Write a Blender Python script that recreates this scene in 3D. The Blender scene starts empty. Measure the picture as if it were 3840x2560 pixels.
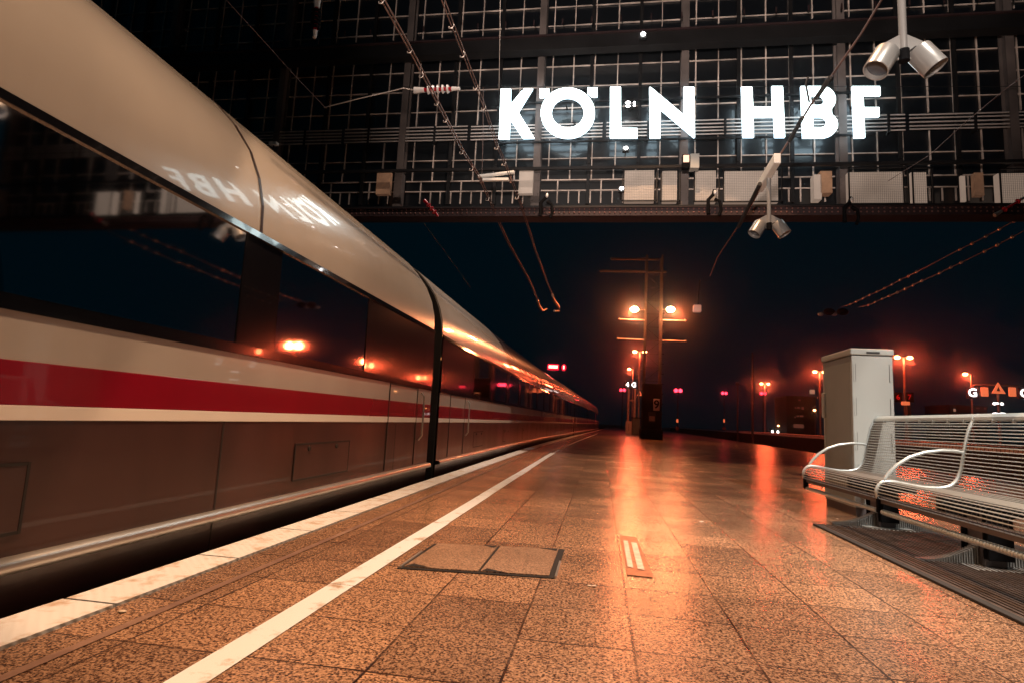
import bpy, math, random
from mathutils import Vector, Matrix
from mathutils.geometry import tessellate_polygon
R = math.radians
random.seed(7)
sc = bpy.context.scene
COL = sc.collection

# ------------------------------------------------------------------ camera
CH = 0.75                                    # camera height over the platform
FPX = 2185.4                                 # focal length in pixels of a 3840 px wide picture
def _rot(yaw, pitch, roll):
    return Matrix.Rotation(yaw, 3, 'Z') @ Matrix.Rotation(pitch, 3, 'X') @ Matrix.Rotation(roll, 3, 'Y')
CM = _rot(R(8.959), R(7.497), R(-2.934))
cam_d = bpy.data.cameras.new('camera'); cam = bpy.data.objects.new('camera', cam_d); COL.objects.link(cam)
cam_d.sensor_width = 36; cam_d.lens = FPX / 3840 * 36
cam_d.clip_start = 0.05; cam_d.clip_end = 2000
rgt, fwd, up = CM.col[0], CM.col[1], CM.col[2]
m4 = Matrix((rgt, up, -fwd)).transposed().to_4x4(); m4.translation = Vector((0, 0, CH))
cam.matrix_world = m4
cam_d.dof.use_dof = True; cam_d.dof.focus_distance = 13.0; cam_d.dof.aperture_fstop = 11.0
sc.camera = cam
def at(px, py, Y):
    v = CM @ Vector(((px - 1920) / FPX, 1, (1280 - py) / FPX)); t = Y / v.y
    return Vector((v.x * t, Y, v.z * t + CH))

# ------------------------------------------------------------------ world, exposure
w = bpy.data.worlds.new('World'); sc.world = w; w.use_nodes = True
bg = w.node_tree.nodes['Background']
bg.inputs[0].default_value = (0.0, 0.0034, 0.0058, 1); bg.inputs[1].default_value = 1.0
sc.view_settings.view_transform = 'Standard'; sc.view_settings.look = 'None'
sc.view_settings.exposure = 0; sc.view_settings.gamma = 1
sc.render.engine = 'CYCLES'
sc.cycles.use_denoising = True
sc.cycles.max_bounces = 6; sc.cycles.diffuse_bounces = 2; sc.cycles.glossy_bounces = 3
sc.cycles.transparent_max_bounces = 10; sc.cycles.sample_clamp_indirect = 4

# ------------------------------------------------------------------ station lighting (unseen floodlights of the hall roof and an added low facade light)
def spot(name, loc, tgt, power, col, size_deg, blend=.4, radius=.3):
    l = bpy.data.lights.new(name, 'SPOT'); l.energy = power; l.color = col; l.spot_size = R(size_deg); l.spot_blend = blend
    l.shadow_soft_size = radius
    o = bpy.data.objects.new(name, l); COL.objects.link(o); o.location = loc
    o.rotation_euler = (Vector(tgt) - Vector(loc)).to_track_quat('-Z', 'Y').to_euler(); return o
AMB = (1.0, .58, .32); NEU = (1.0, .90, .80); SOD = (1.0, .10, .035)
spot('hall_floodlight_amber', (.5, 1.0, 12.0), (-.2, 2.4, 0), 7600, AMB, 41, .9)
spot('hall_floodlight_amber', (.7, 6.8, 12.5), (1.1, 7.9, 0), 5200, AMB, 60, .03, .06)
spot('hall_floodlight_white', (4.2, -3.6, 7.6), (3.2, 4.9, .6), 5200, NEU, 36, .7, .15)
spot('hall_floodlight_white', (3.0, 2.6, 8.0), (2.5, 3.6, .2), 2500, NEU, 54, .9, .12)
spot('hall_floodlight_roof', (.6, 6.0, 14.0), (-3.0, 10.8, 3.0), 3000, (1, .80, .68), 46, .9, .1)
spot('added_facade_light', (-.8, -3.0, 2.2), (1.6, 12.0, 10.4), 9000, (1, .82, .72), 56, 1.0)  # unseen light added low behind the camera to brighten the glazing bars

# ------------------------------------------------------------------ helpers
def tag(o, label=None, cat=None, group=None, kind=None):
    if label: o['label'] = label
    if cat: o['category'] = cat
    if group: o['group'] = group
    if kind: o['kind'] = kind
    return o
def empty(name, loc=(0, 0, 0), **k):
    o = bpy.data.objects.new(name, None); COL.objects.link(o); o.location = loc; o.empty_display_size = .2
    return tag(o, **k)
def copy_tree(o, parent=None):
    c = o.copy(); COL.objects.link(c); c.parent = parent
    for ch in list(o.children): copy_tree(ch, c)
    return c
class MB:
    """collects shapes (world or local coordinates) into one mesh"""
    def __init__(s): s.v = []; s.f = []; s.smooth = []
    def add(s, vs, fs, smooth=False):
        b = len(s.v); s.v += [tuple(v) for v in vs]
        for f in fs: s.f.append(tuple(i + b for i in f)); s.smooth.append(smooth)
        return s
    def box(s, a, b):
        x0, y0, z0 = a; x1, y1, z1 = b
        x0, x1 = min(x0, x1), max(x0, x1); y0, y1 = min(y0, y1), max(y0, y1); z0, z1 = min(z0, z1), max(z0, z1)
        s.add([(x0, y0, z0), (x1, y0, z0), (x1, y1, z0), (x0, y1, z0), (x0, y0, z1), (x1, y0, z1), (x1, y1, z1), (x0, y1, z1)],
              [(0, 3, 2, 1), (4, 5, 6, 7), (0, 1, 5, 4), (1, 2, 6, 5), (2, 3, 7, 6), (3, 0, 4, 7)])
        return s
    def cyl(s, a, b, r0, r1=None, n=10, caps=True):
        r1 = r0 if r1 is None else r1
        a, b = Vector(a), Vector(b); d = (b - a).normalized()
        u = d.orthogonal().normalized(); w_ = d.cross(u)
        vs = []
        for p, r in ((a, r0), (b, r1)):
            for i in range(n):
                t = 2 * math.pi * i / n; vs.append(p + (u * math.cos(t) + w_ * math.sin(t)) * r)
        s.add(vs, [(i, (i + 1) % n, n + (i + 1) % n, n + i) for i in range(n)], n > 5)
        if caps: s.add(vs, [tuple(range(n - 1, -1, -1)), tuple(range(n, 2 * n))])
        return s
    def tube(s, pts, r, n=6):
        pts = [Vector(p) for p in pts]; vs = []; u = None
        for i, p in enumerate(pts):
            d = (pts[min(i + 1, len(pts) - 1)] - pts[max(i - 1, 0)]).normalized()
            if u is None: u = d.orthogonal().normalized()
            u = (u - d * u.dot(d)).normalized(); w_ = d.cross(u)
            rr = r[i] if isinstance(r, (list, tuple)) else r
            for k in range(n):
                t = 2 * math.pi * k / n; vs.append(p + (u * math.cos(t) + w_ * math.sin(t)) * rr)
        fs = []
        for i in range(len(pts) - 1):
            for k in range(n): fs.append((i * n + k, i * n + (k + 1) % n, (i + 1) * n + (k + 1) % n, (i + 1) * n + k))
        s.add(vs, fs, True)
        s.add(vs, [tuple(range(n - 1, -1, -1)), tuple((len(pts) - 1) * n + k for k in range(n))])
        return s
    def ball(s, c, r, n=8, m=6):
        rx, ry, rz = r if isinstance(r, (tuple, list)) else (r, r, r)
        vs = [(c[0], c[1], c[2] - rz)]
        for j in range(1, m):
            t = -math.pi / 2 + math.pi * j / m
            for i in range(n):
                a = 2 * math.pi * i / n
                vs.append((c[0] + rx * math.cos(t) * math.cos(a), c[1] + ry * math.cos(t) * math.sin(a), c[2] + rz * math.sin(t)))
        vs.append((c[0], c[1], c[2] + rz)); fs = [(0, 1 + (i + 1) % n, 1 + i) for i in range(n)]
        for j in range(m - 2):
            for i in range(n):
                fs.append((1 + j * n + i, 1 + j * n + (i + 1) % n, 1 + (j + 1) * n + (i + 1) % n, 1 + (j + 1) * n + i))
        fs += [(len(vs) - 1, 1 + (m - 2) * n + i, 1 + (m - 2) * n + (i + 1) % n) for i in range(n)]
        s.add(vs, fs, True); return s
    def prism_xz(s, polys, y0, y1):
        """outline (+ holes) in the XZ plane, extruded from y0 (front) to y1"""
        vv = [[Vector((x, 0, z)) for x, z in p] for p in polys]
        tris = tessellate_polygon(vv); flat = [p for q in vv for p in q]; n = len(flat)
        vs = [(p.x, y0, p.z) for p in flat] + [(p.x, y1, p.z) for p in flat]
        fs = [tuple(t) for t in tris] + [tuple(i + n for i in t) for t in tris]
        b = 0
        for q in vv:
            k = len(q)
            for i in range(k): fs.append((b + i, b + (i + 1) % k, n + b + (i + 1) % k, n + b + i))
            b += k
        s.add(vs, fs); return s
    def prism_yz(s, poly, x0, x1):
        k = len(poly); vs = [(x0, y, z) for y, z in poly] + [(x1, y, z) for y, z in poly]
        s.add(vs, [tuple(range(k)), tuple(range(2 * k - 1, k - 1, -1))] + [(i, (i + 1) % k, k + (i + 1) % k, k + i) for i in range(k)]); return s
    def build(s, name, mat, parent=None, bevel=0, **k):
        me = bpy.data.meshes.new(name); me.from_pydata(s.v, [], s.f); me.update()
        for p, q in zip(me.polygons, s.smooth): p.use_smooth = q
        o = bpy.data.objects.new(name, me); COL.objects.link(o); me.materials.append(mat)
        if parent:
            o.parent = parent
        if bevel:
            m = o.modifiers.new('bevel', 'BEVEL'); m.width = bevel; m.segments = 2; m.limit_method = 'ANGLE'
        return tag(o, **k)
# ------------------------------------------------------------------ materials
def mat(name, col, rough=.5, metal=0, emis=None, es=0, noise=0, scale=3, bump=0, bscale=40, spec=.5, col2=None, coat=0, stretch=None, rvar=0):
    m = bpy.data.materials.new(name); m.use_nodes = True; nt = m.node_tree; b = nt.nodes['Principled BSDF']
    b.inputs['Roughness'].default_value = rough; b.inputs['Metallic'].default_value = metal
    b.inputs['Specular IOR Level'].default_value = spec; b.inputs['Coat Weight'].default_value = coat
    tc = nt.nodes.new('ShaderNodeTexCoord'); mp = nt.nodes.new('ShaderNodeMapping')
    nt.links.new(tc.outputs['Object'], mp.inputs[0])
    if stretch: mp.inputs['Scale'].default_value = stretch
    n1 = nt.nodes.new('ShaderNodeTexNoise'); n1.inputs['Scale'].default_value = scale; n1.inputs['Detail'].default_value = 6
    nt.links.new(mp.outputs[0], n1.inputs['Vector'])
    mx = nt.nodes.new('ShaderNodeMix'); mx.data_type = 'RGBA'
    c2 = col2 or tuple(c * (1 - noise) for c in col)
    mx.inputs['A'].default_value = (*col, 1); mx.inputs['B'].default_value = (*c2, 1)
    rp = nt.nodes.new('ShaderNodeMapRange'); rp.inputs[1].default_value = .35; rp.inputs[2].default_value = .65
    nt.links.new(n1.outputs['Fac'], rp.inputs[0]); nt.links.new(rp.outputs[0], mx.inputs['Factor'])
    nt.links.new(mx.outputs['Result'], b.inputs['Base Color'])
    if rvar:
        r2 = nt.nodes.new('ShaderNodeMapRange'); r2.inputs[3].default_value = rough - rvar; r2.inputs[4].default_value = rough + rvar
        nt.links.new(n1.outputs['Fac'], r2.inputs[0]); nt.links.new(r2.outputs[0], b.inputs['Roughness'])
    if bump:
        n2 = nt.nodes.new('ShaderNodeTexNoise'); n2.inputs['Scale'].default_value = bscale
        nt.links.new(mp.outputs[0], n2.inputs['Vector'])
        bp = nt.nodes.new('ShaderNodeBump'); bp.inputs['Strength'].default_value = bump; bp.inputs['Distance'].default_value = .01
        nt.links.new(n2.outputs['Fac'], bp.inputs['Height']); nt.links.new(bp.outputs[0], b.inputs['Normal'])
    if emis:
        b.inputs['Emission Color'].default_value = (*emis, 1); b.inputs['Emission Strength'].default_value = es
    return m
M = {}
M['steel_dark'] = mat('dark_painted_steel', (.009, .008, .009), .55, .3, noise=.5)
M['steel_col'] = mat('weathered_grey_steel', (.16, .13, .12), .6, .2, noise=.45, scale=1.5)
M['bar'] = mat('glazing_bar_paint', (.74, .61, .53), .5, .1, noise=.6, scale=2.5)
M['pipe'] = mat('pale_pipe_paint', (.55, .5, .47), .45, .3, noise=.3)
M['rivet_head'] = mat('rivet_head_paint', (.22, .10, .085), .5, .2, noise=.4)
M['rivet'] = mat('riveted_girder_paint', (.03, .012, .013), .6, .1, noise=.4)
M['glass'] = mat('dark_window_pane', (.001, .002, .004), .34, 0, noise=.2, bump=.06, bscale=1.5, spec=1.0, coat=.6)
M['panel'] = mat('cabinet_panel_added_glow', (.4, .36, .32), .6, 0, noise=.2, emis=(1, .72, .55), es=.20)  # lamplight on the gallery panels put in as emission
M['panel_warm'] = mat('tan_box_glow_paint', (.45, .27, .16), .6, 0, noise=.4, scale=6, emis=(1, .5, .3), es=.05)  # tan paint with a little added glow
M['white'] = mat('white_enamel', (.75, .74, .70), .35, noise=.1)
M['alu'] = mat('brushed_aluminium', (.62, .60, .57), .32, .85, noise=.2)
M['letter'] = mat('lit_letter_face', (.8, .8, .8), .5, emis=(.80, 1.0, 1.0), es=6)
M['letter_side'] = mat('letter_tray', (.7, .72, .72), .5, emis=(.62, .86, 1.0), es=3.2)
M['train_white'] = mat('train_white_paint', (.46, .45, .44), .22, 0, noise=.16, scale=1.6, coat=.5, rvar=.05, stretch=(1, .8, .2))
M['trail_white'] = mat('light_trail_paint', (.92, .90, .86), .25, noise=.05, coat=.5)
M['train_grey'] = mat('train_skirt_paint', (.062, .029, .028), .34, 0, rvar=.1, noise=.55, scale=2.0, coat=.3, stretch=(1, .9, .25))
M['train_red'] = mat('train_red_stripe', (.25, .001, .016), .25, 0, noise=.1, coat=.5)
M['train_black'] = mat('train_gloss_black', (.006, .006, .008), .12, 0, noise=.2, coat=.5)
M['under'] = mat('underframe_grime', (.012, .011, .011), .8, 0, noise=.5)
M['rubber'] = mat('black_rubber', (.015, .014, .014), .7, 0, noise=.3)
M['seat'] = mat('seat_fabric', (.03, .025, .04), .9, 0, noise=.4, scale=8)
M['inside'] = mat('train_lining', (.10, .09, .09), .7, 0, noise=.2)
M['added_ceil_lamp'] = mat('added_ceiling_glow', (.8, .6, .4), .5, emis=(1, .38, .12), es=1.6)
M['copper'] = mat('wire_copper', (.24, .15, .13), .45, .6, noise=.3)
M['clamp'] = mat('wire_clamp_metal', (.6, .52, .46), .35, .7, noise=.3)
M['ins_red'] = mat('red_insulator_glaze', (.40, .01, .02), .2, 0, noise=.2, coat=.5)
M['ins_white'] = mat('white_porcelain', (.75, .7, .66), .2, 0, noise=.1, coat=.5)
M['lampbody'] = mat('lamp_grey_paint', (.36, .35, .335), .32, .4, noise=.12, coat=.3)
M['lens'] = mat('unlit_lamp_glass', (.05, .055, .065), .15, 0, spec=.8)
M['sodium'] = mat('sodium_lamp_lit', (1, .6, .3), .5, emis=(1, .50, .20), es=230)
M['sodium_far'] = mat('far_sodium_lamp_lit', (1, .6, .3), .5, emis=(1, .36, .12), es=30)
M['white_lamp'] = mat('white_floodlight_lit', (1, 1, 1), .5, emis=(1, .98, .95), es=25)
M['red_sig'] = mat('red_signal_lit', (1, .1, .1), .5, emis=(1, .03, .06), es=7)
M['red_led'] = mat('red_led_text', (1, .3, .2), .5, emis=(1, .22, .14), es=9)
M['red_led_case'] = mat('red_lit_display_case', (.3, .0, .02), .5, emis=(1, 0, .035), es=1.1)
M['pole'] = mat('galvanised_pole', (.35, .30, .27), .45, .5, noise=.3)
M['mast'] = mat('lattice_mast_steel', (.05, .04, .035), .6, .3, noise=.5)
M['casing'] = mat('black_casing', (.003, .003, .004), .8, 0, noise=.3, spec=.1)
M['poster'] = mat('notice_paper', (.35, .22, .2), .7, noise=.2)
M['plate'] = mat('number_plate_face', (.7, .62, .58), .5, noise=.1)
M['lit_white'] = mat('backlit_sign_letter', (1, 1, 1), .5, emis=(1, .97, .9), es=4)
M['sign_red'] = mat('sign_panel_red', (.10, .012, .02), .5, noise=.2)
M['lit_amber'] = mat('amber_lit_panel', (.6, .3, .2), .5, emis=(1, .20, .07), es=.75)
M['cab'] = mat('cabinet_grey_paint', (.40, .41, .39), .5, 0, noise=.12, scale=2, bump=.05)
M['bench'] = mat('bench_coated_wire', (.58, .63, .63), .30, .45, noise=.08)
M['foot'] = mat('bench_foot_metal', (.26, .26, .25), .35, .6, noise=.2)
M['bench_d'] = mat('bench_frame_paint', (.14, .12, .12), .42, .4, noise=.2)
M['concrete'] = mat('concrete_edge', (.30, .28, .26), .85, 0, noise=.3, bump=.4)
M['mark'] = mat('orange_floor_tape', (.42, .15, .07), .45, 0, noise=.45, scale=20)
M['markw'] = mat('white_floor_tape', (.62, .52, .42), .45, 0, noise=.35, scale=25)
M['dirt'] = mat('dried_gum', (.55, .5, .45), .7, noise=.2)
M['facade_wall'] = mat('distant_building_wall', (.004, .004, .005), .9, noise=.3, spec=.1)
M['lit_win'] = mat('dim_lit_window', (.2, .1, .1), .5, emis=(1, .30, .18), es=.10)
M['lit_win2'] = mat('bright_lit_window', (.3, .2, .15), .5, emis=(1, .55, .35), es=.3)
M['osb'] = mat('chipboard', (.55, .36, .20), .8, 0, noise=.4, scale=22, stretch=(1, 1, .4))
M['kerb_red'] = mat('far_platform_edge', (.9, .85, .8), .45, noise=.2)
M['ballast_m'] = mat('ballast_stone', (.05, .045, .042), .9, noise=.5, scale=20, bump=.8, bscale=25)

def terrazzo(name, light, dark, tile=True, rough=.33, wx=.395, wy=.385, ox=.14, oy=2.12):
    m = bpy.data.materials.new(name); m.use_nodes = True; nt = m.node_tree; L = nt.links; N = nt.nodes.new
    b = nt.nodes['Principled BSDF']; tc = N('ShaderNodeTexCoord'); mp = N('ShaderNodeMapping')
    mp.inputs['Location'].default_value = (-ox, -oy, 0); L.new(tc.outputs['Object'], mp.inputs[0])
    # aggregate: two sizes of chips
    v1 = N('ShaderNodeTexNoise'); v1.inputs['Scale'].default_value = 120; v1.inputs['Detail'].default_value = 2.5; v1.inputs['Roughness'].default_value = .6
    L.new(tc.outputs['Object'], v1.inputs['Vector'])
    v2 = N('ShaderNodeTexVoronoi'); v2.inputs['Scale'].default_value = 130; L.new(tc.outputs['Object'], v2.inputs['Vector'])
    sp = N('ShaderNodeSeparateColor'); L.new(v2.outputs['Color'], sp.inputs[0])
    ad = N('ShaderNodeMath'); ad.operation = 'ADD'; L.new(v1.outputs['Fac'], ad.inputs[0])
    ml = N('ShaderNodeMath'); ml.operation = 'MULTIPLY'; ml.inputs[1].default_value = .28; L.new(sp.outputs[0], ml.inputs[0]); L.new(ml.outputs[0], ad.inputs[1])
    mr = N('ShaderNodeMapRange'); mr.inputs[1].default_value = .50; mr.inputs[2].default_value = .80; L.new(ad.outputs[0], mr.inputs[0])
    cm = N('ShaderNodeMix'); cm.data_type = 'RGBA'; cm.inputs['A'].default_value = (*dark, 1); cm.inputs['B'].default_value = (*light, 1)
    L.new(mr.outputs[0], cm.inputs['Factor'])
    # large stains
    st = N('ShaderNodeTexNoise'); st.inputs['Scale'].default_value = 1.3; st.inputs['Detail'].default_value = 5; L.new(tc.outputs['Object'], st.inputs['Vector'])
    sr = N('ShaderNodeMapRange'); sr.inputs[1].default_value = .3; sr.inputs[2].default_value = .7; sr.inputs[3].default_value = .84; sr.inputs[4].default_value = 1.08
    L.new(st.outputs['Fac'], sr.inputs[0])
    mu = N('ShaderNodeVectorMath'); mu.operation = 'SCALE'; L.new(cm.outputs['Result'], mu.inputs[0]); L.new(sr.outputs[0], mu.inputs['Scale'])
    gv = N('ShaderNodeTexVoronoi'); gv.inputs['Scale'].default_value = 2.3; gv.inputs['Randomness'].default_value = 1; L.new(tc.outputs['Object'], gv.inputs['Vector'])
    gr = N('ShaderNodeMapRange'); gr.inputs[1].default_value = .030; gr.inputs[2].default_value = .042; gr.inputs[3].default_value = .38; gr.inputs[4].default_value = 1; L.new(gv.outputs['Distance'], gr.inputs[0])
    mu2 = N('ShaderNodeVectorMath'); mu2.operation = 'SCALE'; L.new(mu.outputs[0], mu2.inputs[0]); L.new(gr.outputs[0], mu2.inputs['Scale'])
    out = mu2.outputs[0]; ht = ad.outputs[0]
    rr = N('ShaderNodeMapRange'); rr.inputs[1].default_value = .3; rr.inputs[2].default_value = .7; rr.inputs[3].default_value = rough - .04; rr.inputs[4].default_value = rough + .06
    L.new(st.outputs['Fac'], rr.inputs[0]); L.new(rr.outputs[0], b.inputs['Roughness'])
    if tile:
        # wobble so that joints are not ruler straight
        nw = N('ShaderNodeTexNoise'); nw.inputs['Scale'].default_value = 3; L.new(tc.outputs['Object'], nw.inputs['Vector'])
        vs = N('ShaderNodeVectorMath'); vs.operation = 'SCALE'; vs.inputs['Scale'].default_value = .012; L.new(nw.outputs['Color'], vs.inputs[0])
        va = N('ShaderNodeVectorMath'); L.new(mp.outputs[0], va.inputs[0]); L.new(vs.outputs[0], va.inputs[1])
        br = N('ShaderNodeTexBrick'); br.offset = 0; br.inputs['Scale'].default_value = 1; br.inputs['Brick Width'].default_value = wx; br.inputs['Row Height'].default_value = wy
        br.inputs['Mortar Size'].default_value = .0055; br.inputs['Mortar Smooth'].default_value = .4; br.inputs['Bias'].default_value = 0
        br.inputs['Color1'].default_value = (.66, .64, .64, 1); br.inputs['Color2'].default_value = (1.22, 1.18, 1.12, 1); br.inputs['Mortar'].default_value = (.10, .06, .05, 1)
        L.new(va.outputs[0], br.inputs['Vector'])
        # joints fade where they are full of dirt
        jn = N('ShaderNodeTexNoise'); jn.inputs['Scale'].default_value = 2.2; L.new(tc.outputs['Object'], jn.inputs['Vector'])
        jr = N('ShaderNodeMapRange'); jr.inputs[1].default_value = .38; jr.inputs[2].default_value = .6; jr.inputs[3].default_value = .55; jr.inputs[4].default_value = 1
        L.new(jn.outputs['Fac'], jr.inputs[0])
        m2 = N('ShaderNodeMix'); m2.data_type = 'RGBA'; m2.blend_type = 'MULTIPLY'
        L.new(jr.outputs[0], m2.inputs['Factor']); L.new(out, m2.inputs['A']); L.new(br.outputs['Color'], m2.inputs['B']); out = m2.outputs['Result']
        hs = N('ShaderNodeMath'); hs.operation = 'MULTIPLY_ADD'; hs.inputs[1].default_value = -1.5; L.new(br.outputs['Fac'], hs.inputs[0]); L.new(ad.outputs[0], hs.inputs[2]); ht = hs.outputs[0]
    L.new(out, b.inputs['Base Color'])
    bp = N('ShaderNodeBump'); bp.inputs['Strength'].default_value = .22; bp.inputs['Distance'].default_value = .004
    L.new(ht, bp.inputs['Height']); L.new(bp.outputs[0], b.inputs['Normal'])
    return m
M['floor'] = terrazzo('exposed_aggregate_paving', (.46, .285, .18), (.055, .024, .015), rough=.20)
def worn(name, base, under, scale=7, lo=.30, hi=.42, rough=.5, ribs=None):
    m = bpy.data.materials.new(name); m.use_nodes = True; nt = m.node_tree; L = nt.links; N = nt.nodes.new
    b = nt.nodes['Principled BSDF']; b.inputs['Roughness'].default_value = rough; tc = N('ShaderNodeTexCoord')
    n = N('ShaderNodeTexNoise'); n.inputs['Scale'].default_value = scale; n.inputs['Detail'].default_value = 9; n.inputs['Roughness'].default_value = .7
    L.new(tc.outputs['Object'], n.inputs['Vector'])
    r = N('ShaderNodeMapRange'); r.inputs[1].default_value = lo; r.inputs[2].default_value = hi; L.new(n.outputs['Fac'], r.inputs[0])
    mx = N('ShaderNodeMix'); mx.data_type = 'RGBA'; mx.inputs['A'].default_value = (*under, 1); mx.inputs['B'].default_value = (*base, 1)
    L.new(r.outputs[0], mx.inputs['Factor']); L.new(mx.outputs['Result'], b.inputs['Base Color'])
    if ribs:
        wv = N('ShaderNodeTexWave'); wv.bands_direction = ribs[0]; wv.inputs['Scale'].default_value = ribs[1]; wv.inputs['Distortion'].default_value = .3
        L.new(tc.outputs['Object'], wv.inputs['Vector'])
        bp = N('ShaderNodeBump'); bp.inputs['Strength'].default_value = ribs[2]; bp.inputs['Distance'].default_value = .004
        L.new(wv.outputs['Fac'], bp.inputs['Height']); L.new(bp.outputs[0], b.inputs['Normal'])
    return m
M['line'] = worn('worn_white_line_paint', (.66, .70, .74), (.36, .25, .17), 7, .33, .45, .45)
M['edge'] = worn('ribbed_white_edge_slab', (.60, .62, .64), (.42, .32, .24), 9, .33, .50, .6, ('DIAGONAL', 14, .3))
M['grate'] = worn('ribbed_mat', (.075, .055, .048), (.025, .018, .016), 12, .3, .6, .5, ('X', 16, 1.0))
def glass_mat(name, tint, rough=.04):
    m = bpy.data.materials.new(name); m.use_nodes = True; nt = m.node_tree; L = nt.links; N = nt.nodes.new
    nt.nodes.remove(nt.nodes['Principled BSDF']); o = nt.nodes['Material Output']
    t = N('ShaderNodeBsdfTransparent'); t.inputs[0].default_value = (*tint, 1)
    g = N('ShaderNodeBsdfGlossy'); g.inputs['Roughness'].default_value = rough
    f = N('ShaderNodeFresnel'); f.inputs['IOR'].default_value = 1.55
    x = N('ShaderNodeMixShader'); L.new(f.outputs[0], x.inputs[0]); L.new(t.outputs[0], x.inputs[1]); L.new(g.outputs[0], x.inputs[2]); L.new(x.outputs[0], o.inputs[0])
    return m
M['train_glass'] = glass_mat('tinted_train_glass', (.13, .12, .12))

# ------------------------------------------------------------------ track curve: everything bends to the right in the distance
def bend(y): return .037 * 3 * math.log(1 + math.exp((y - 18) / 3)) if y < 300 else .037 * (y - 18)
def frange(a, b, step):
    n = max(1, int(math.ceil((b - a) / step))); return [a + (b - a) * i / n for i in range(n + 1)]
def strip(name, sec, ys, material, parent=None, x0=0, k=None, closed=False, smooth=False, **kw):
    """a cross-section of (x,z) points drawn along the track"""
    mb = MB(); vs = []
    for y in ys:
        sx, sz, zc = k(y) if k else (1, 1, 0)
        for x, z in sec: vs.append((x0 + bend(y) + x * sx, y, zc + (z - zc) * sz))
    n = len(sec); fs = []
    for i in range(len(ys) - 1):
        for j in range(n if closed else n - 1):
            fs.append((i * n + j, i * n + (j + 1) % n, (i + 1) * n + (j + 1) % n, (i + 1) * n + j))
    mb.add(vs, fs, smooth)
    if closed: mb.add(vs, [tuple(range(n)), tuple((len(ys) - 1) * n + j for j in range(n - 1, -1, -1))])
    return mb.build(name, material, parent, **kw)

# ================================================================== SETTING
MB().add([(-400, -60, -1.05), (400, -60, -1.05), (400, 900, -1.05), (-400, 900, -1.05)], [(0, 1, 2, 3)]).build('ground', M['ballast_m'], kind='structure')
YS = frange(-6, 14, 2) + frange(16, 110, 3)
# platform slab
strip('platform', [(-1.72, 0), (8.3, 0), (8.3, -.95), (-1.92, -.95), (-1.92, -.12), (-1.72, -.12)], YS, M['floor'], kind='structure')
strip('platform_wall', [(-1.93, -.10), (-1.93, -1.0)], YS, M['concrete'], kind='structure')
# edge slabs with open joints
mb = MB(); y = 2.009 - .738 * 9
while y < 108:
    y1 = y + .724
    b0, b1 = bend(y), bend(y1)
    j = random.uniform(-.004, .004)
    vs = [(-1.965 + b0 + j, y, -.012), (-1.945 + b0 + j, y, .006), (-1.735 + b0, y, .006), (-1.735 + b0, y, -.1), (-1.965 + b0 + j, y, -.1),
          (-1.965 + b1 + j, y1, -.012), (-1.945 + b1 + j, y1, .006), (-1.735 + b1, y1, .006), (-1.735 + b1, y1, -.1), (-1.965 + b1 + j, y1, -.1)]
    mb.add(vs, [(0, 1, 6, 5), (1, 2, 7, 6), (2, 3, 8, 7), (4, 0, 5, 9), (0, 4, 3, 2, 1), (5, 6, 7, 8, 9)])
    y += .738
mb.build('platform_edge', M['edge'], kind='structure')
# white line in two slightly uneven pieces
mb = MB(); y = -3.0
while y < 13.2:
    y1 = y + random.choice([1.1, 1.6, 2.2]); a, b_ = -1.138 + random.uniform(-.004, .004), -1.030 + random.uniform(-.006, .006)
    mb.add([(a, y, .004), (b_, y, .004), (b_, y1 - .004, .004), (a, y1 - .004, .004)], [(0, 1, 2, 3)]); y = y1
while y < 40:
    y1 = y + 2
    mb.add([(-1.12 + bend(y), y, .004), (-1.05 + bend(y), y, .004), (-1.05 + bend(y1), y1, .004), (-1.12 + bend(y1), y1, .004)], [(0, 1, 2, 3)]); y = y1
mb.build('platform_line', M['line'], kind='structure')
# dark sealant joint beside the line and long joints
M['seal'] = worn('dirty_joint_sealant', (.10, .05, .04), (.22, .13, .09), 5, .3, .7, .7)
mb = MB()
for xa, xb, ya, yb in ((-1.56, -1.525, -3, 13),): mb.add([(xa, ya, .0035), (xb, ya, .0035), (xb, yb, .0035), (xa, yb, .0035)], [(0, 1, 2, 3)])
mb.build('floor_joint', M['seal'], kind='structure')
# track on the right, neighbouring platform
strip('far_platform', [(16, -.95), (16, .62), (26, .62), (26, -.95)], frange(20, 200, 10), M['ballast_m'], kind='structure')
strip('platform_coping', [(15.9, .40), (16.02, .62), (17.0, .66)], frange(20, 200, 10), M['kerb_red'], kind='structure')
for nm, xs in (('track_right', (10.1, 11.53, 13.0, 14.4)), ('track_left', (-4.33, -2.9))):
    mb = MB()
    for x in xs:
        ys = frange(-6, 100, 4)
        for a, b_ in zip(ys, ys[1:]): mb.add([(x - .035 + bend(a), a, -.78), (x + .035 + bend(a), a, -.78), (x + .035 + bend(b_), b_, -.78), (x - .035 + bend(b_), b_, -.78),
                                              (x - .035 + bend(a), a, -.93), (x + .035 + bend(a), a, -.93), (x + .035 + bend(b_), b_, -.93), (x - .035 + bend(b_), b_, -.93)],
                                             [(0, 1, 2, 3), (0, 3, 7, 4), (1, 5, 6, 2)])
    mb.build(nm, M['pole'], kind='structure')
# ballast stones along the platform foot
mb = MB()
for i in range(1500):
    y = random.uniform(.5, 24); x = random.uniform(-2.75, -1.98) + bend(y); s = random.uniform(.02, .05)
    mb.ball((x, y, -1.02 + random.uniform(0, .04)), (s * random.uniform(.7, 1.3), s * random.uniform(.7, 1.3), s * .8), 5, 4)
mb.smooth = [False] * len(mb.f)
mb.build('ballast', M['ballast_m'], kind='stuff', label='loose grey ballast stones between rail and platform wall', cat='ballast')
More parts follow.
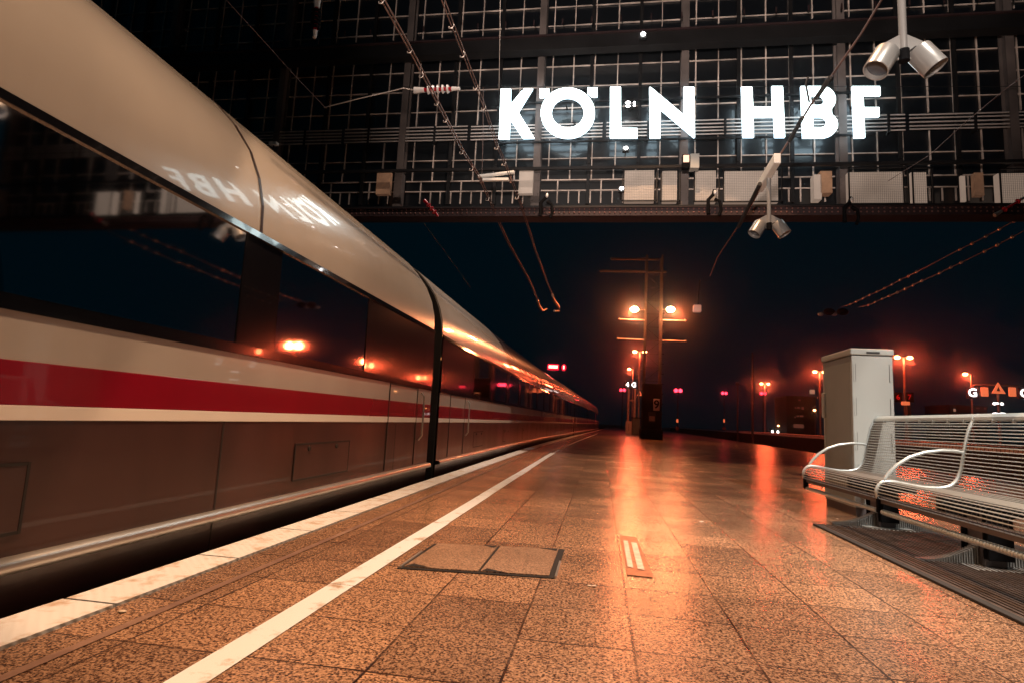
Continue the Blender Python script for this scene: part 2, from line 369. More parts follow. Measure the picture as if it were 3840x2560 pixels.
# low platform on the far side of the train
strip('low_platform', [(-5.45, -1.0), (-5.45, -.55), (-12.5, -.55), (-12.5, -1.0)], frange(-4, 60, 6), M['floor'], kind='structure')

# ================================================================== TRAIN
train = empty('train', (-3.6, 7.3, -.78), label='long white high-speed train with black window band and thin red stripe beside the platform edge', cat='train')
TX = -3.6
def tpart(name, sec, ys, material, parent=None, **kw):
    sec2 = [(x + TX, z) for x, z in sec]
    kk = kw.pop('k', None)
    k2 = None
    mb = MB(); vs = []
    n = len(sec)
    for y in ys:
        sx, sz, zc = kk(y) if kk else (1, 1, 0)
        for x, z in sec: vs.append((TX + bend(y) + x * sx - train.location.x, y - train.location.y, zc + (z - zc) * sz - train.location.z))
    closed = kw.pop('closed', False); smooth = kw.pop('smooth', False); fs = []
    for i in range(len(ys) - 1):
        for j in range(n if closed else n - 1):
            fs.append((i * n + j, i * n + (j + 1) % n, (i + 1) * n + (j + 1) % n, (i + 1) * n + j))
    mb.add(vs, fs, smooth)
    if closed or kw.pop('cap', False): mb.add(vs, [tuple(range(n)), tuple((len(ys) - 1) * n + j for j in range(n - 1, -1, -1))])
    return mb.build(name, material, parent or train, **kw)
def nose(y):
    t = max(0, min(1, (y - 66) / 9.5)); s = math.sqrt(max(0, 1 - t ** 2.4)); return (.25 + .75 * s, .32 + .68 * s, -.3)
ROOF = [(1.485, 1.80), (1.475, 1.98), (1.43, 2.16), (1.35, 2.34), (1.22, 2.52), (1.08, 2.665), (.93, 2.765), (.72, 2.87), (.4, 2.95), (0, 2.985)]
ROOF = ROOF + [(-x, z) for x, z in ROOF[-2::-1]]
cars = [(-19, 7.05), (7.45, 33.6), (34.0, 60.2), (60.6, 76)]
cars_parts = []
for ci, (ya, yb) in enumerate(cars):
    ys = frange(max(ya, -8), yb, .6 if ci == 3 else 1.0); k = nose if ci == 3 else None
    body = tpart('car_body', [(1.40, -.35), (1.49, -.12), (1.5, .2), (1.5, .655)], ys, M['train_grey'], k=k, smooth=True)
    tpart('car_body_far_side', [(-1.5, 1.04), (-1.5, -.1), (-1.40, -.35)], ys, M['train_grey'], body, k=k)
    roof = tpart('roof', ROOF, ys, M['train_white'], k=k, smooth=True, cap=True)
    tpart('white_band', [(1.5, .868), (1.5, 1.042)], ys, M['train_white'], k=k)
    tpart('light_trail_line', [(1.5, .652), (1.504, .655), (1.504, .705), (1.5, .708)], ys, M['trail_white'], k=k)  # bright painted line in place of a headlight trail
    tpart('red_stripe', [(1.5, .708), (1.503, .709), (1.503, .866), (1.5, .868)], ys, M['train_red'], k=k)
    if ci < 2:
        for ysm in frange(max(ya, -4) + 1.4, yb - 1.2, 3.1):
            tpart('panel_seam', [(1.4915, -.10), (1.5025, .2), (1.5025, .652)], [ysm, ysm + .012], M['rubber'])
        for ysm in frange(max(ya, -4) + 2.2, yb - 3.2, 3.1):
            fl = tpart('skirt_flap', [(1.504, .24), (1.504, .50)], [ysm, ysm + .9], M['train_grey'])
            h = MB(); X0, Y0, Z0 = train.location
            xx = TX + bend(ysm) + 1.504 - X0
            for yq in (0, .888): h.box((xx, ysm + yq - Y0, .24 - Z0), (xx + .002, ysm + yq + .012 - Y0, .50 - Z0))
            for zq in (.24, .488): h.box((xx, ysm + .0125 - Y0, zq - Z0), (xx + .002, ysm + .8875 - Y0, zq + .012 - Z0))
            for yq in (.2, .65): h.cyl((xx, ysm + yq - Y0, .46 - Z0), (xx + .008, ysm + yq - Y0, .46 - Z0), .018, n=10)
            h.build('latch', M['rubber'], fl)
    # step ledge
    tpart('step_ledge', [(1.5, .165), (1.545, .165), (1.56, .15), (1.56, .115), (1.50, .105)], ys, M['alu'], k=k, smooth=True)
    # underframe, set back
    tpart('underframe', [(1.18, .10), (1.18, -.62), (-1.18, -.62), (-1.18, .10)], ys, M['under'], k=k)
    # interior
    if ci < 3:
        inn = tpart('interior', [(1.44, 1.04), (1.44, .35), (-1.44, .35), (-1.44, 1.04)], ys, M['inside'])
        tpart('saloon_ceiling', [(1.44, 1.84), (1.2, 2.12), (-1.2, 2.12), (-1.44, 1.84)], ys, M['inside'], inn)
    # end walls
    for ye in (ya, yb):
        if ye < -8 or ye > 70: continue
        e = MB(); X0, Y0, Z0 = train.location; xx = TX + bend(ye) - X0
        pts = [(1.49, -.3), (1.5, 1.8)] + ROOF[1:-1] + [(-1.5, 1.8), (-1.49, -.3)]
        e.prism_xz([[(xx + x * .985, z - Z0) for x, z in pts]], ye - Y0 - .02, ye - Y0 + .02); e.build('end_wall', M['rubber'], train)
    # windows
    y = ya + 2.0; first = True; px = []
    while y + 1.5 < min(yb - 1.6, 66) and ci < 3:
        px.append((y, y + 1.46)); y += 1.86
    X0, Y0, Z0 = train.location
    for side in (1, -1):
        fr = MB()
        xs_ = (1.486, 1.507) if side == 1 else (-1.507, -1.486)
        def bx(y0, y1, z0, z1):
            for a, b_ in zip(frange(y0, y1, 2)[:-1], frange(y0, y1, 2)[1:]):
                vs = []
                for yy in (a, b_):
                    xx = TX + bend(yy) - X0
                    for x, z in ((xs_[0], z0), (xs_[1], z0), (xs_[1] - (.012 if z1 > 1.7 else 0) * side, z1), (xs_[0], z1)): vs.append((xx + x, yy - Y0, z - Z0))
                fr.add(vs, [(0, 1, 2, 3), (7, 6, 5, 4), (0, 4, 5, 1), (1, 5, 6, 2), (2, 6, 7, 3), (3, 7, 4, 0)])
        if ci == 3:
            break
        s0 = max(ya, -8); bx(s0, yb, 1.043, 1.10); bx(s0, yb, 1.76, 1.803)
        prev = s0
        for a, b_ in px:
            if b_ < -8: continue
            bx(prev, max(a, prev + .01), 1.10, 1.76); prev = b_
        bx(prev, yb, 1.10, 1.76)
        fr.build('window_band', M['train_black'], train)
        if side == 1:
            for a, b_ in px:
                if b_ < -4: continue
                g = MB(); vs = []
                for yy in (a, b_):
                    xx = TX + bend(yy) - X0
                    for x, z in ((1.499, 1.10), (1.493, 1.76)): vs.append((xx + x, yy - Y0, z - Z0))
                g.add(vs, [(0, 1, 3, 2)]); g.build('window', M['train_glass'], train)
    if ci == 3:
        tpart('window_band', [(1.502, 1.043), (1.487, 1.803)], ys, M['train_black'], k=k)
    else:
        # seats seen through the glass
        s = MB()
        for a, b_ in px:
            if b_ < -4: continue
            for dx in ((1.1, .62) if a < 34 else ()):
                xx = TX + bend(a) - X0 + dx
                s = MB(); s.box((xx - .2, a - Y0 + .5, .35 - Z0), (xx + .2, a - Y0 + .62, 1.42 - Z0)); s.box((xx - .13, a - Y0 + .48, 1.42 - Z0), (xx + .13, a - Y0 + .6, 1.62 - Z0))
                s.box((xx - .2, a - Y0 + .1, .7 - Z0), (xx + .2, a - Y0 + .5, .85 - Z0)); s.build('seat', M['seat'], train)
        c = MB()
        for a, b_ in px:
            if b_ < -4 or random.random() < .25: continue
            for dx in (.9, -.3):
                xx = TX + bend(a) - X0 + dx
                c.box((xx - .06, a - Y0 + .2, 2.09 - Z0), (xx + .06, a - Y0 + 1.1, 2.11 - Z0))
        c.build('added_ceiling_lamp', M['added_ceil_lamp'], train)  # lamps added in place of hall light reflected in the windows
    # doors near the car ends
    for yd in (ya + .55, yb - 1.45):
        if yd < 0 or yd > 62: continue
        d = MB(); X0, Y0, Z0 = train.location; xx = TX + bend(yd + .45) - X0
        for (y0, y1, z0, z1) in ((0, .02, .18, 1.04), (.9, .92, .18, 1.04), (0, .92, 1.03, 1.042)):
            d.box((xx + 1.5, yd + y0 - Y0, z0 - Z0), (xx + 1.506, yd + y1 - Y0, z1 - Z0))
        dd = d.build('door', M['rubber'], train)
        h = MB(); h.tube([(xx + 1.51, yd + 1.02 - Y0, .45 - Z0), (xx + 1.55, yd + 1.02 - Y0, .5 - Z0), (xx + 1.55, yd + 1.02 - Y0, .95 - Z0), (xx + 1.51, yd + 1.02 - Y0, 1.0 - Z0)], .013)
        h.build('grab_rail', M['alu'], dd)
# gangway bellows
for (a, b_) in ((7.07, 7.43), (33.62, 33.98), (60.22, 60.58)):
    tpart('gangway_bellows', [(1.36, .0), (1.38, 1.7), (1.1, 2.4), (.6, 2.75), (-.6, 2.75), (-1.1, 2.4), (-1.38, 1.7), (-1.36, 0)], [a, (a + b_) / 2, b_], M['rubber'])
# wheels
for yc in (4.2, 10.5, 30.5, 37.0):
    mb = MB(); X0, Y0, Z0 = train.location
    for dy in (-1.25, 1.25):
        xx = TX + bend(yc) - X0 + .78
        mb.cyl((xx, yc + dy - Y0, -.32 - Z0), (xx + .13, yc + dy - Y0, -.32 - Z0), .45, n=20)
    mb.box((xx + .13, yc - 1.7 - Y0, -.4 - Z0), (xx + .25, yc + 1.7 - Y0, -.2 - Z0))
    mb.build('bogie', M['under'], train)
X0, Y0, Z0 = train.location
for dx in (.62, -.75):
    mb = MB(); mb.ball((TX + bend(72.5) + dx - X0, 72.9 - Y0, 1.0 - Z0), (.34, .8, .10)); mb.build('tail_lamp', M['red_sig'], train)
# roof vents and seams
for yv in (3.2, 12.0, 14.2, 21.0, 28.0):
    tpart('roof_seam', [(x * 1.003, z + .004) for x, z in ROOF[:10]], [yv, yv + .025], M['train_grey'])

# ================================================================== FACADE (glazed apron closing the hall)
FY = 12.0
def fx(px, py=400): return at(px, py, FY).x
def fz(py, dy=0.0, px=2300): return at(px, py, FY + dy).z
fac = empty('glazed_facade', (0, FY, fz(790)), label='tall dark glazed hall end wall with a grid of glazing bars behind the letters', cat='facade')
O = fac.location
def fb(mb, px0, px1, py0, py1, y0, y1, ref=None):
    """box on the facade between pixel columns / rows (rows measured near x=2300)"""
    x0, x1 = (px0, px1); z0, z1 = fz(py0, y0), fz(py1, y0)
    mb.box((x0 - O.x, FY + y0 - O.y, z0 - O.z), (x1 - O.x, FY + y1 - O.y, z1 - O.z))
bay = 3.06; x_c0 = fx(2046, 0)
cols = [x_c0 + bay * i for i in range(-5, 5)]
X_L, X_R = cols[0] - 1.0, cols[-1] + 1.0
for i, c in enumerate(cols):
    mb = MB(); mb.box((c - .075 - O.x, -.22, fz(-250) - O.z), (c + .075 - O.x, -.20, fz(640) - O.z)); mb.box((c - .02 - O.x, -.20, fz(-250) - O.z), (c + .02 - O.x, -.02, fz(640) - O.z))
    mb.box((c - .075 - O.x, -.02, fz(-250) - O.z), (c + .075 - O.x, 0, fz(640) - O.z))
    mb.box((c - .09 - O.x, -.24, fz(636, -.24) - O.z), (c + .09 - O.x, -.05, fz(778, -.24) - O.z))
    for k in range(5):
        zz = fz(650 + 25 * k, -.24) - O.z
        for dx in (-.06, .06): mb.ball((c + dx - O.x, -.243, zz), .012, 6, 4)
    mb.build('column', M['steel_col'], fac)
rows_up = [-220, -140, -60, 19, 90, 245, 322, 403]
gb = [[-250, 112], [190, 458], [520, 622]]
wob = lambda s: random.uniform(-s, s)
for i in range(len(cols) - 1):
    a, b_ = cols[i], cols[i + 1]
    tiers = [MB(), MB(), MB()]; bars = tiers[2]
    for k in range(6):
        x = a + .24 + .463 * k + (.03 if k > 2 else 0)
        for ti, (t, b2) in enumerate(gb):
            bars = tiers[ti]
            z0, z1 = fz(b2) - O.z, fz(t) - O.z; zz = z0
            while zz < z1 - .01:       # slightly wobbly puttied bars
                z2 = min(z1, zz + random.uniform(.12, .3)); wd = .008 + random.uniform(0, .006)
                bars.box((x - wd - O.x, -.035, zz), (x + wd - O.x, -.006, z2)); zz = z2
    for r in rows_up + [594]:
        x = a + .1; bars = tiers[0 if r < 120 else 1 if r < 450 else 2]
        while x < b_ - .1:
            x2 = min(b_ - .1, x + random.uniform(.2, .5)); wd = .007 + random.uniform(0, .006)
            bars.box((x - O.x, -.030, fz(r) - wd - O.z), (x2 - O.x, -.008, fz(r) + wd - O.z))
            x = x2
    # staggered low row
    for r in (675, 715): bars.box((a + .1 - O.x, -.03, fz(r) - .012 - O.z), (b_ - .1 - O.x, -.008, fz(r) + .012 - O.z))
    for k in range(6):
        x = a + .24 + .463 * k
        bars.box((x - .014 - O.x, -.028, fz(672) - O.z), (x + .014 - O.x, -.01, fz(628) - O.z))
        if k % 2 == 0: bars.box((x + .2 - O.x, -.028, fz(712) - O.z), (x + .228 - O.x, -.01, fz(678) - O.z))
        for dd in (.2, .44): bars.box((x + dd - O.x, -.028, fz(763) - O.z), (x + dd + .028 - O.x, -.01, fz(718) - O.z))
    for q in tiers: q.build('glazing_bars', M['bar'], fac)
    pane = MB()
    for k in range(4):
        x0, x1 = a + .0 + bay / 4 * k, a + bay / 4 * (k + 1)
        zs = [fz(776), fz(622), fz(480), fz(180), fz(20), fz(-250)]
        for z0, z1 in zip(zs, zs[1:]):
            t = random.uniform(-.006, .006)
            pane.add([(x0 - O.x, .01 + t, z0 - O.z), (x1 - O.x, .01 - t, z0 - O.z), (x1 - O.x, .01 - t, z1 - O.z), (x0 - O.x, .01 + t, z1 - O.z)], [(0, 1, 2, 3)])
    pane.build('pane', M['glass'], fac)
    mu = MB()
    for t in (.36, .70): mu.box((a + bay * t - .035 - O.x, -.10, fz(-250) - O.z), (a + bay * t + .035 - O.x, -.045, fz(620) - O.z)); mu.box((a + bay * t - .034 - O.x, -.1, fz(622) - O.z), (a + bay * t + .034 - O.x, -.045, fz(770) - O.z))
    mu.build('mullion', M['steel_dark'], fac)
# horizontal members
mb = MB(); fb(mb, X_L, X_R, 174, 122, -.5, -.26); mb.build('walkway_girder', M['steel_dark'], fac)
mb = MB(); fb(mb, X_L, X_R, 121, 116, -.55, -.5)
for i in range(50):
    x = X_L + i * .62; mb.box((x - O.x, -.52, fz(140) - O.z), (x + .03 - O.x, -.505, fz(120) - O.z))
mb.build('walkway_rail', M['rivet'], fac)
mb = MB()
for r in (461, 474, 487, 500, 513):
    zc = fz(r, -.16) - O.z; segs = frange(X_L, X_R, 3.06)
    for a, b_ in zip(segs, segs[1:]):
        dz = random.uniform(-.008, .008); mb.cyl((a + .03 - O.x, -.16, zc + dz), (b_ - .05 - O.x, -.16, zc + dz), .016, n=8)
mb.build('service_pipes', M['pipe'], fac)
for i in range(20):
    mb = MB(); x = X_L + i * 1.55; mb.box((x - O.x, -.19, fz(520, -.19) - O.z), (x + .05 - O.x, -.06, fz(456, -.19) - O.z)); mb.build('pipe_bracket', M['steel_dark'], fac)
mb = MB(); fb(mb, X_L, X_R, 632, 622, -.62, -.56); fb(mb, X_L, X_R, 776, 770, -.6, -.55)
mb.build('handrail', M['steel_dark'], fac)
mb = MB(); fb(mb, X_L, X_R, 806, 777, -.66, -.5); fb(mb, X_L, X_R, 809, 806, -.7, -.3); fb(mb, X_L, X_R, 778, 776, -.7, -.3)
beam = mb.build('riveted_beam', M['rivet'], fac)
mb = MB(); x = X_L
while x < X_R:
    for r in (785, 798): mb.ball((x - O.x, -.662, fz(r, -.66) - O.z), .019, 6, 4)
    x += .101
mb.build('rivets', M['rivet_head'], beam)
# gallery cabinets and mesh gates (pixel boxes on the facade plane)
def gate(px0, px1, py0, py1, material, framed=True, depth=.12):
    GY = FY - .42; x0, z1 = at(px0, py0, GY).x, at((px0 + px1) / 2, py0, GY).z; x1, z0 = at(px1, py1, GY).x, at((px0 + px1) / 2, py1, GY).z
    mb = MB(); mb.box((x0 - O.x, -.42, z0 - O.z), (x1 - O.x, -.42 + depth, z1 - O.z)); p = mb.build('gallery_panel', material, fac)
    if framed:
        f = MB(); t = .022
        for (a, b_, c, d) in ((x0 - .05, x1 + .05, z1 + .02, z1 + .045), (x0 - .05, x1 + .05, z0 - .045, z0 - .02), (x0 - .05, x0 - .025, z0 - .045, z1 + .045), (x1 + .025, x1 + .05, z0 - .045, z1 + .045)):
            f.box((a - O.x, -.56, c - O.z), (b_ - O.x, -.54, d - O.z))
        n = int((x1 - x0) / .034)
        for i in range(n + 1): f.box((x0 + i * .034 - O.x - .0009, -.552, z0 - .02 - O.z), (x0 + i * .034 - O.x + .0009, -.548, z1 + .02 - O.z))
        n = int((z1 - z0) / .034)
        for i in range(n + 1): f.box((x0 - .03 - O.x, -.5515, z0 + i * .034 - O.z - .0009), (x1 + .03 - O.x, -.5485, z0 + i * .034 - O.z + .0009))
        f.build('mesh_gate', M['steel_dark'], fac)
for g in ((2343, 2452, 640, 757), (2485, 2538, 642, 758), (2608, 2684, 641, 759), (2716, 2918, 642, 760), (3180, 3388, 646, 768), (3416, 3478, 647, 769), (3740, 3860, 651, 772)):
    gate(*g, M['panel'])
gate(1948, 1996, 640, 726, M['panel'], False); gate(1415, 1459, 645, 728, M['panel_warm'], False)
gate(3052, 3082, 655, 748, M['panel'], False, .2); gate(3076, 3122, 642, 724, M['panel_warm'], False, .2)
gate(3602, 3624, 660, 756, M['panel'], False, .05); gate(3654, 3692, 648, 733, M['panel_warm'], False)

# ------------------------------------------------------------------ station name sign
LY = FY - .42
sign = empty('station_sign', at(2590, 520, LY), label='giant glowing white letters reading KÖLN HBF in front of the dark glazed wall', cat='sign')
SO = sign.location
def c1(pts): return [(1840 + x / 2.94, 280 + y / 2.94) for x, y in pts]
def c2(pts): return [(2560 + x / 1.8234, y / 1.8234) for x, y in pts]
def ring(cx, cy, rx, ry, n=40): return [(cx + rx * math.cos(2 * math.pi * i / n), cy + ry * math.sin(2 * math.pi * i / n)) for i in range(n)]
def letter(*loops, parent=None):
    L = []
    for lp in loops:
        L.append([((p := at(px, py, LY)).x - SO.x, p.z - SO.z) for px, py in lp])
    mb = MB(); mb.prism_xz(L, 0, .02); o = mb.build('letter', M['letter'], parent or sign)
    def grow(l):   # tray a little proud behind
        return l
    mb = MB(); mb.prism_xz(L, .021, .055); mb.build('letter_tray', M['letter_side'], o)
    return o
letter(c1([(112, 158), (222, 158), (220, 330), (345, 178), (352, 185), (365, 155), (465, 155), (305, 415), (480, 700), (355, 702), (215, 495), (205, 708), (90, 708)]))
o_ = letter(c1(ring(850, 423, 298, 278)), c1(ring(850, 422, 178, 165)))
for r in (c1([(540, 158), (645, 158), (645, 205), (585, 250), (540, 250)]), c1([(1070, 145), (1177, 145), (1177, 242), (1115, 242), (1070, 205)])):
    letter(r, parent=o_)
letter(c1([(1318, 138), (1435, 138), (1437, 590), (1618, 592), (1618, 695), (1316, 695)]))
letter(c1([(1750, 140), (1766, 140), (2130, 445), (2128, 137), (2243, 137), (2252, 690), (2238, 690), (1870, 378), (1872, 695), (1755, 695)]))
letter(c2([(402, 592), (475, 592), (482, 730), (615, 732), (610, 590), (685, 590), (700, 938), (630, 938), (623, 797), (484, 797), (487, 938), (412, 938)]))
def arc(cx, cy, rx, ry, a0, a1, n=10): return [(cx + rx * math.cos(R(a0 + (a1 - a0) * i / n)), cy + ry * math.sin(R(a0 + (a1 - a0) * i / n))) for i in range(n + 1)]
letter(c2([(808, 590)] + arc(950, 680, 97, 90, -90, 45) + arc(950, 852, 112, 90, -50, 90) + [(822, 942)]),
       c2([(875, 655)] + arc(932, 687, 36, 33, -90, 90) + [(880, 720)]), c2([(893, 800)] + arc(945, 836, 40, 36, -90, 90) + [(893, 872)]))
letter(c2([(1160, 590), (1350, 590), (1353, 652), (1235, 652), (1240, 735), (1345, 735), (1345, 797), (1242, 797), (1248, 940), (1175, 942)]))
mb = MB()
for r in (350, 505): mb.box((at(1860, r, LY).x - SO.x, .16, at(2590, r, LY).z - SO.z - .02), (at(3300, r, LY).x - SO.x, .20, at(2590, r, LY).z - SO.z + .02))
for px in (1895, 2120, 2330, 2440, 2580, 2800, 2920, 3020, 3110, 3220):
    x = at(px, 430, LY).x - SO.x; z = at(px, 430, LY).z - SO.z
    mb.box((x - .015, .19, z + .3), (x + .015, FY - LY - .05, z + .33))
mb.build('support_frame', M['steel_dark'], sign)

# ================================================================== LAMPS ON THE HALL WALL
def atX(px, py, X):
    v = CM @ Vector(((px - 1920) / FPX, 1, (1280 - py) / FPX)); t = X / v.x
    return Vector((X, v.y * t, v.z * t + CH))
for px, py, Y, sx, sz, lab in ((2412, 128, FY - .7, .06, .05, 'small glaring white floodlight on the upper walkway above the letter L'),
                               (2365, 392, FY - .3, .09, .035, 'pair of small white floodlights shining between the letters L and N'),
                               (2347, 556, FY - .4, .055, .04, 'small white floodlight just below the letter L'),
                               (2331, 707, FY - .6, .05, .04, 'small white floodlight beside the pale gallery panel under the sign')):
    p = at(px, py, Y); t = empty('floodlight', p, label=lab, cat='floodlight', group='white floodlights on the hall end wall')
    b_ = MB(); b_.box((-sx * 1.2, .02, -sz * 1.3), (sx * 1.2, .12, sz * 1.3)); b_.box((-.012, .12, -.012), (.012, FY - Y - .02, .012)); b_.build('housing', M['steel_dark'], t)
    if sx == .09:
        for q in ((-.055, .04), (-.055, -.04), (.075, .03), (.075, -.03)): MB().ball((q[0], 0, q[1]), (.045 if q[0] < 0 else .02, .02, .03 if q[1] > 0 else .018)).build('lens', M['white_lamp'], t)
    else: MB().ball((0, 0, 0), (sx * .8, .03, sz * .8)).build('lens', M['white_lamp'], t)
# signal lamp box and grey box on the handrail under the N
p = at(2573, 604, FY - .75); t = empty('signal_box', p, label='small lamp box with a pinkish lit face on the gallery rail under the letter N', cat='lamp')
MB().box((-.07, 0, -.14), (.07, .14, .14)).build('housing', M['casing'], t, bevel=.01)
MB().box((-.055, -.012, -.03), (.055, 0, .115)).build('lit_face', mat('pink_lit_face', (.8, .6, .5), .4, emis=(1, .55, .42), es=.7), t)
p = at(2606, 603, FY - .7); t = empty('equipment_box', p, label='plain light grey steel box standing on the gallery rail under the letter N', cat='box')
MB().box((-.085, 0, -.15), (.085, .2, .15)).build('box_body', M['cab'], t, bevel=.008); MB().cyl((.02, .1, .15), (.02, .1, .28), .012).build('conduit', M['pipe'], t)

# ================================================================== TWIN CYLINDER LAMPS
def twin(loc, top, s, lab, turn=0):
    t = empty('twin_spotlight', loc, label=lab, cat='lamp', group='twin cylinder spotlights hanging over the platform')
    mb = MB(); mb.cyl((0, 0, 0), (0, 0, top), .036 * s, n=14); mb.build('stem', M['lampbody'], t)
    g = MB(); g.prism_xz([[(-.04 * s, .16 * s), (.04 * s, .16 * s), (.27 * s, .03 * s), (.12 * s, -.1 * s), (-.12 * s, -.1 * s), (-.27 * s, .03 * s)]], -.008, .008); g.build('bracket', M['lampbody'], t)
    MB().cyl((0, -.005, .0), (0, -.005, -.12 * s), .05 * s, n=12).build('junction', M['casing'], t)
    for sg in (-1, 1):
        ax = Vector((sg * math.sin(R(31)), -.16, -math.cos(R(31)))).normalized(); c = Vector((sg * .20 * s, 0, -.10 * s))
        a, b_ = c - ax * .13 * s, c + ax * .14 * s
        m_ = MB(); r = .118 * s; n = 28; u = ax.orthogonal().normalized(); w_ = ax.cross(u); vs = []
        prof = [(a + ax * .012, r - .014), (a, r - .02), (a + ax * .002, r - .012)]
        rings = [(a, 0.001), (a, r - .018), (a + ax * .006, r - .006), (a + ax * .018, r), (b_, r), (b_, r - .008), (b_ - ax * .09, r - .010)]
        for p_, rr in rings:
            for i in range(n):
                th = 2 * math.pi * i / n; vs.append(p_ + (u * math.cos(th) + w_ * math.sin(th)) * rr)
        fs = [(j * n + i, j * n + (i + 1) % n, (j + 1) * n + (i + 1) % n, (j + 1) * n + i) for j in range(len(rings) - 1) for i in range(n)]
        m_.add(vs, fs, True); o = m_.build('lamp_cylinder', M['lampbody'], t)
        md = o.modifiers.new('edge', 'EDGE_SPLIT'); md.split_angle = R(35)
        MB().cyl(b_ - ax * .05, b_ - ax * .045, r - .010, n=24).build('lens', M['lens'], o)
    c = MB(); c.tube([(.03, -.03, -.03), (.08 * s, -.05, -.005), (.15 * s, -.05, -.01), (.19 * s, -.03, -.06 * s)], .008); c.build('cable', M['rubber'], t)
    return t
twin(at(3388, 190, 4.9), 3.5, .84, 'larger near twin grey spotlight hanging on a thick stem at upper right')
t2 = twin(at(2884, 838, 9.4), at(2880, 655, 9.4).z - at(2884, 838, 9.4).z, .86, 'smaller far twin grey spotlight hanging from a white box on the cable below the letters')
p = at(2880, 655, 9.4)
mb = MB(); u = (at(2660, 1038, 17.0) - at(3230, 130, 6.6)).normalized()
for k in (0,): mb.cyl(Vector((0, 0, 0)) - u * .02, Vector((0, 0, 0)) + u * .0, .01)
mb = MB(); q = p - t2.location; L_ = .55
mb.add([q + u * a + Vector((dx, 0, dz)) for a in (-L_, L_) for dx, dz in ((-.05, -.07), (.05, -.07), (.05, .09), (-.05, .09))], [(0, 1, 2, 3), (7, 6, 5, 4), (0, 4, 5, 1), (1, 5, 6, 2), (2, 6, 7, 3), (3, 7, 4, 0)])
mb.build('hanger_box', M['white'], t2, bevel=.012)
# cable conduit that carries the far spotlight
pts = [at(3330, -40, 6.0), at(3228, 130, 6.9), at(3040, 395, 8.0), at(2880, 655, 9.4), at(2800, 800, 10.9), at(2690, 965, 14.2), at(2662, 1036, 16.2)]
t = empty('cable_run', pts[-1], label='dark suspended cable running over the letter B down towards the far spotlight', cat='cable'); ol = t.location
MB().tube([p - ol for p in pts], [.012, .014, .016, .016, .014, .012, .01], 6).build('steel_rope', M['copper'], t)
MB().tube([p - ol for p in (at(3115, 290, 7.5), at(3060, 370, 7.8))], .032, 8).build('sleeve', M['rubber'], t)
MB().tube([p - ol for p in (at(3010, 440, 8.2), at(2960, 530, 8.6))], .03, 8).build('sleeve', M['rubber'], t)
MB().tube([p - ol for p in (at(2850, 690, 9.6), at(2770, 850, 11.3))], .035, 8).build('sleeve', M['rubber'], t)
MB().tube([p - ol for p in (at(3030, 290, 7.9), at(3022, 315, 7.9), at(3028, 350, 7.95), at(3035, 385, 8.0))], .014).build('hanging_clip', M['rubber'], t)

# ================================================================== OVERHEAD WIRES
def wire(lab, X, pix, r, clamps, twin_gap=0, group=None, grp2=None, matn='copper'):
    pts = [atX(px, py, X) for px, py in pix]
    t = empty('overhead_wire', pts[-1], label=lab, cat='wire', group='overhead wires across the station'); ol = t.location
    if group: del t['group']
    MB().tube([p - ol for p in pts], r).build('wire_strand', M[matn], t)
    if twin_gap: MB().tube([p - ol + Vector((twin_gap, 0, .004)) for p in pts], r).build('wire_strand', M[matn], t)
    for px, py in clamps:
        p = atX(px, py, X) - ol; m_ = MB(); s = max(.7, min(1.6, atX(px, py, X).y / 9))
        m_.tube([p + Vector((-.02, 0, -.02)), p + Vector((-.03 * s, 0, -.055 * s)), p + Vector((.02 * s, 0, -.06 * s)), p + Vector((.035, 0, -.01)), p + Vector((.02, -.02, .025))], .009 * s, 5)
        m_.build('clamp', M['clamp'], t)
    return t
w1 = wire('left of two clamped twin wires dropping from the top centre to the far insulators', -2.3,
     [(1330, -185), (1428, 0), (1535, 190), (1636, 384), (1730, 565), (1790, 658), (1843, 772), (1871, 840), (1911, 925), (1950, 993), (1990, 1065), (2015, 1128)], .0085,
     [(1429, 0), (1535, 187), (1579, 280), (1636, 384), (1669, 447), (1730, 565), (1767, 628), (1828, 740)], .035)
w2 = wire('right of two clamped twin wires dropping from the top beside the letter K', -1.65,
     [(1575, -220), (1656, 0), (1691, 93), (1735, 203), (1782, 323), (1812, 400), (1861, 548), (1889, 609), (1938, 735), (1979, 855), (2006, 940), (2035, 1020), (2058, 1080), (2072, 1108)], .0065,
     [(1691, 93), (1733, 203), (1782, 323), (1812, 400), (1861, 548), (1889, 609), (1938, 735)], .03)
# loose hooks at the far end
for nm, pix, X, lab in (('wire_end_fitting', [(2016, 1128), (2022, 1148), (2034, 1164), (2050, 1158)], -2.3, 'bent metal end fitting at the bottom of the left twin wire'),
                        ('wire_end_fitting', [(2072, 1108), (2080, 1130), (2095, 1150), (2096, 1166), (2078, 1166)], -1.65, 'orange lit curved end fitting at the bottom of the right twin wire')):
    pts = [atX(px, py, X) for px, py in pix]; t = empty(nm, pts[-1], label=lab, cat='fitting')
    MB().tube([p - t.location for p in pts], [.02, .05, .05, .035, .03][:len(pts)]).build('hook', M['clamp'], t)
    MB().ball(pts[0] - t.location, (.05, .09, .07)).build('eye', M['ins_white'], t)
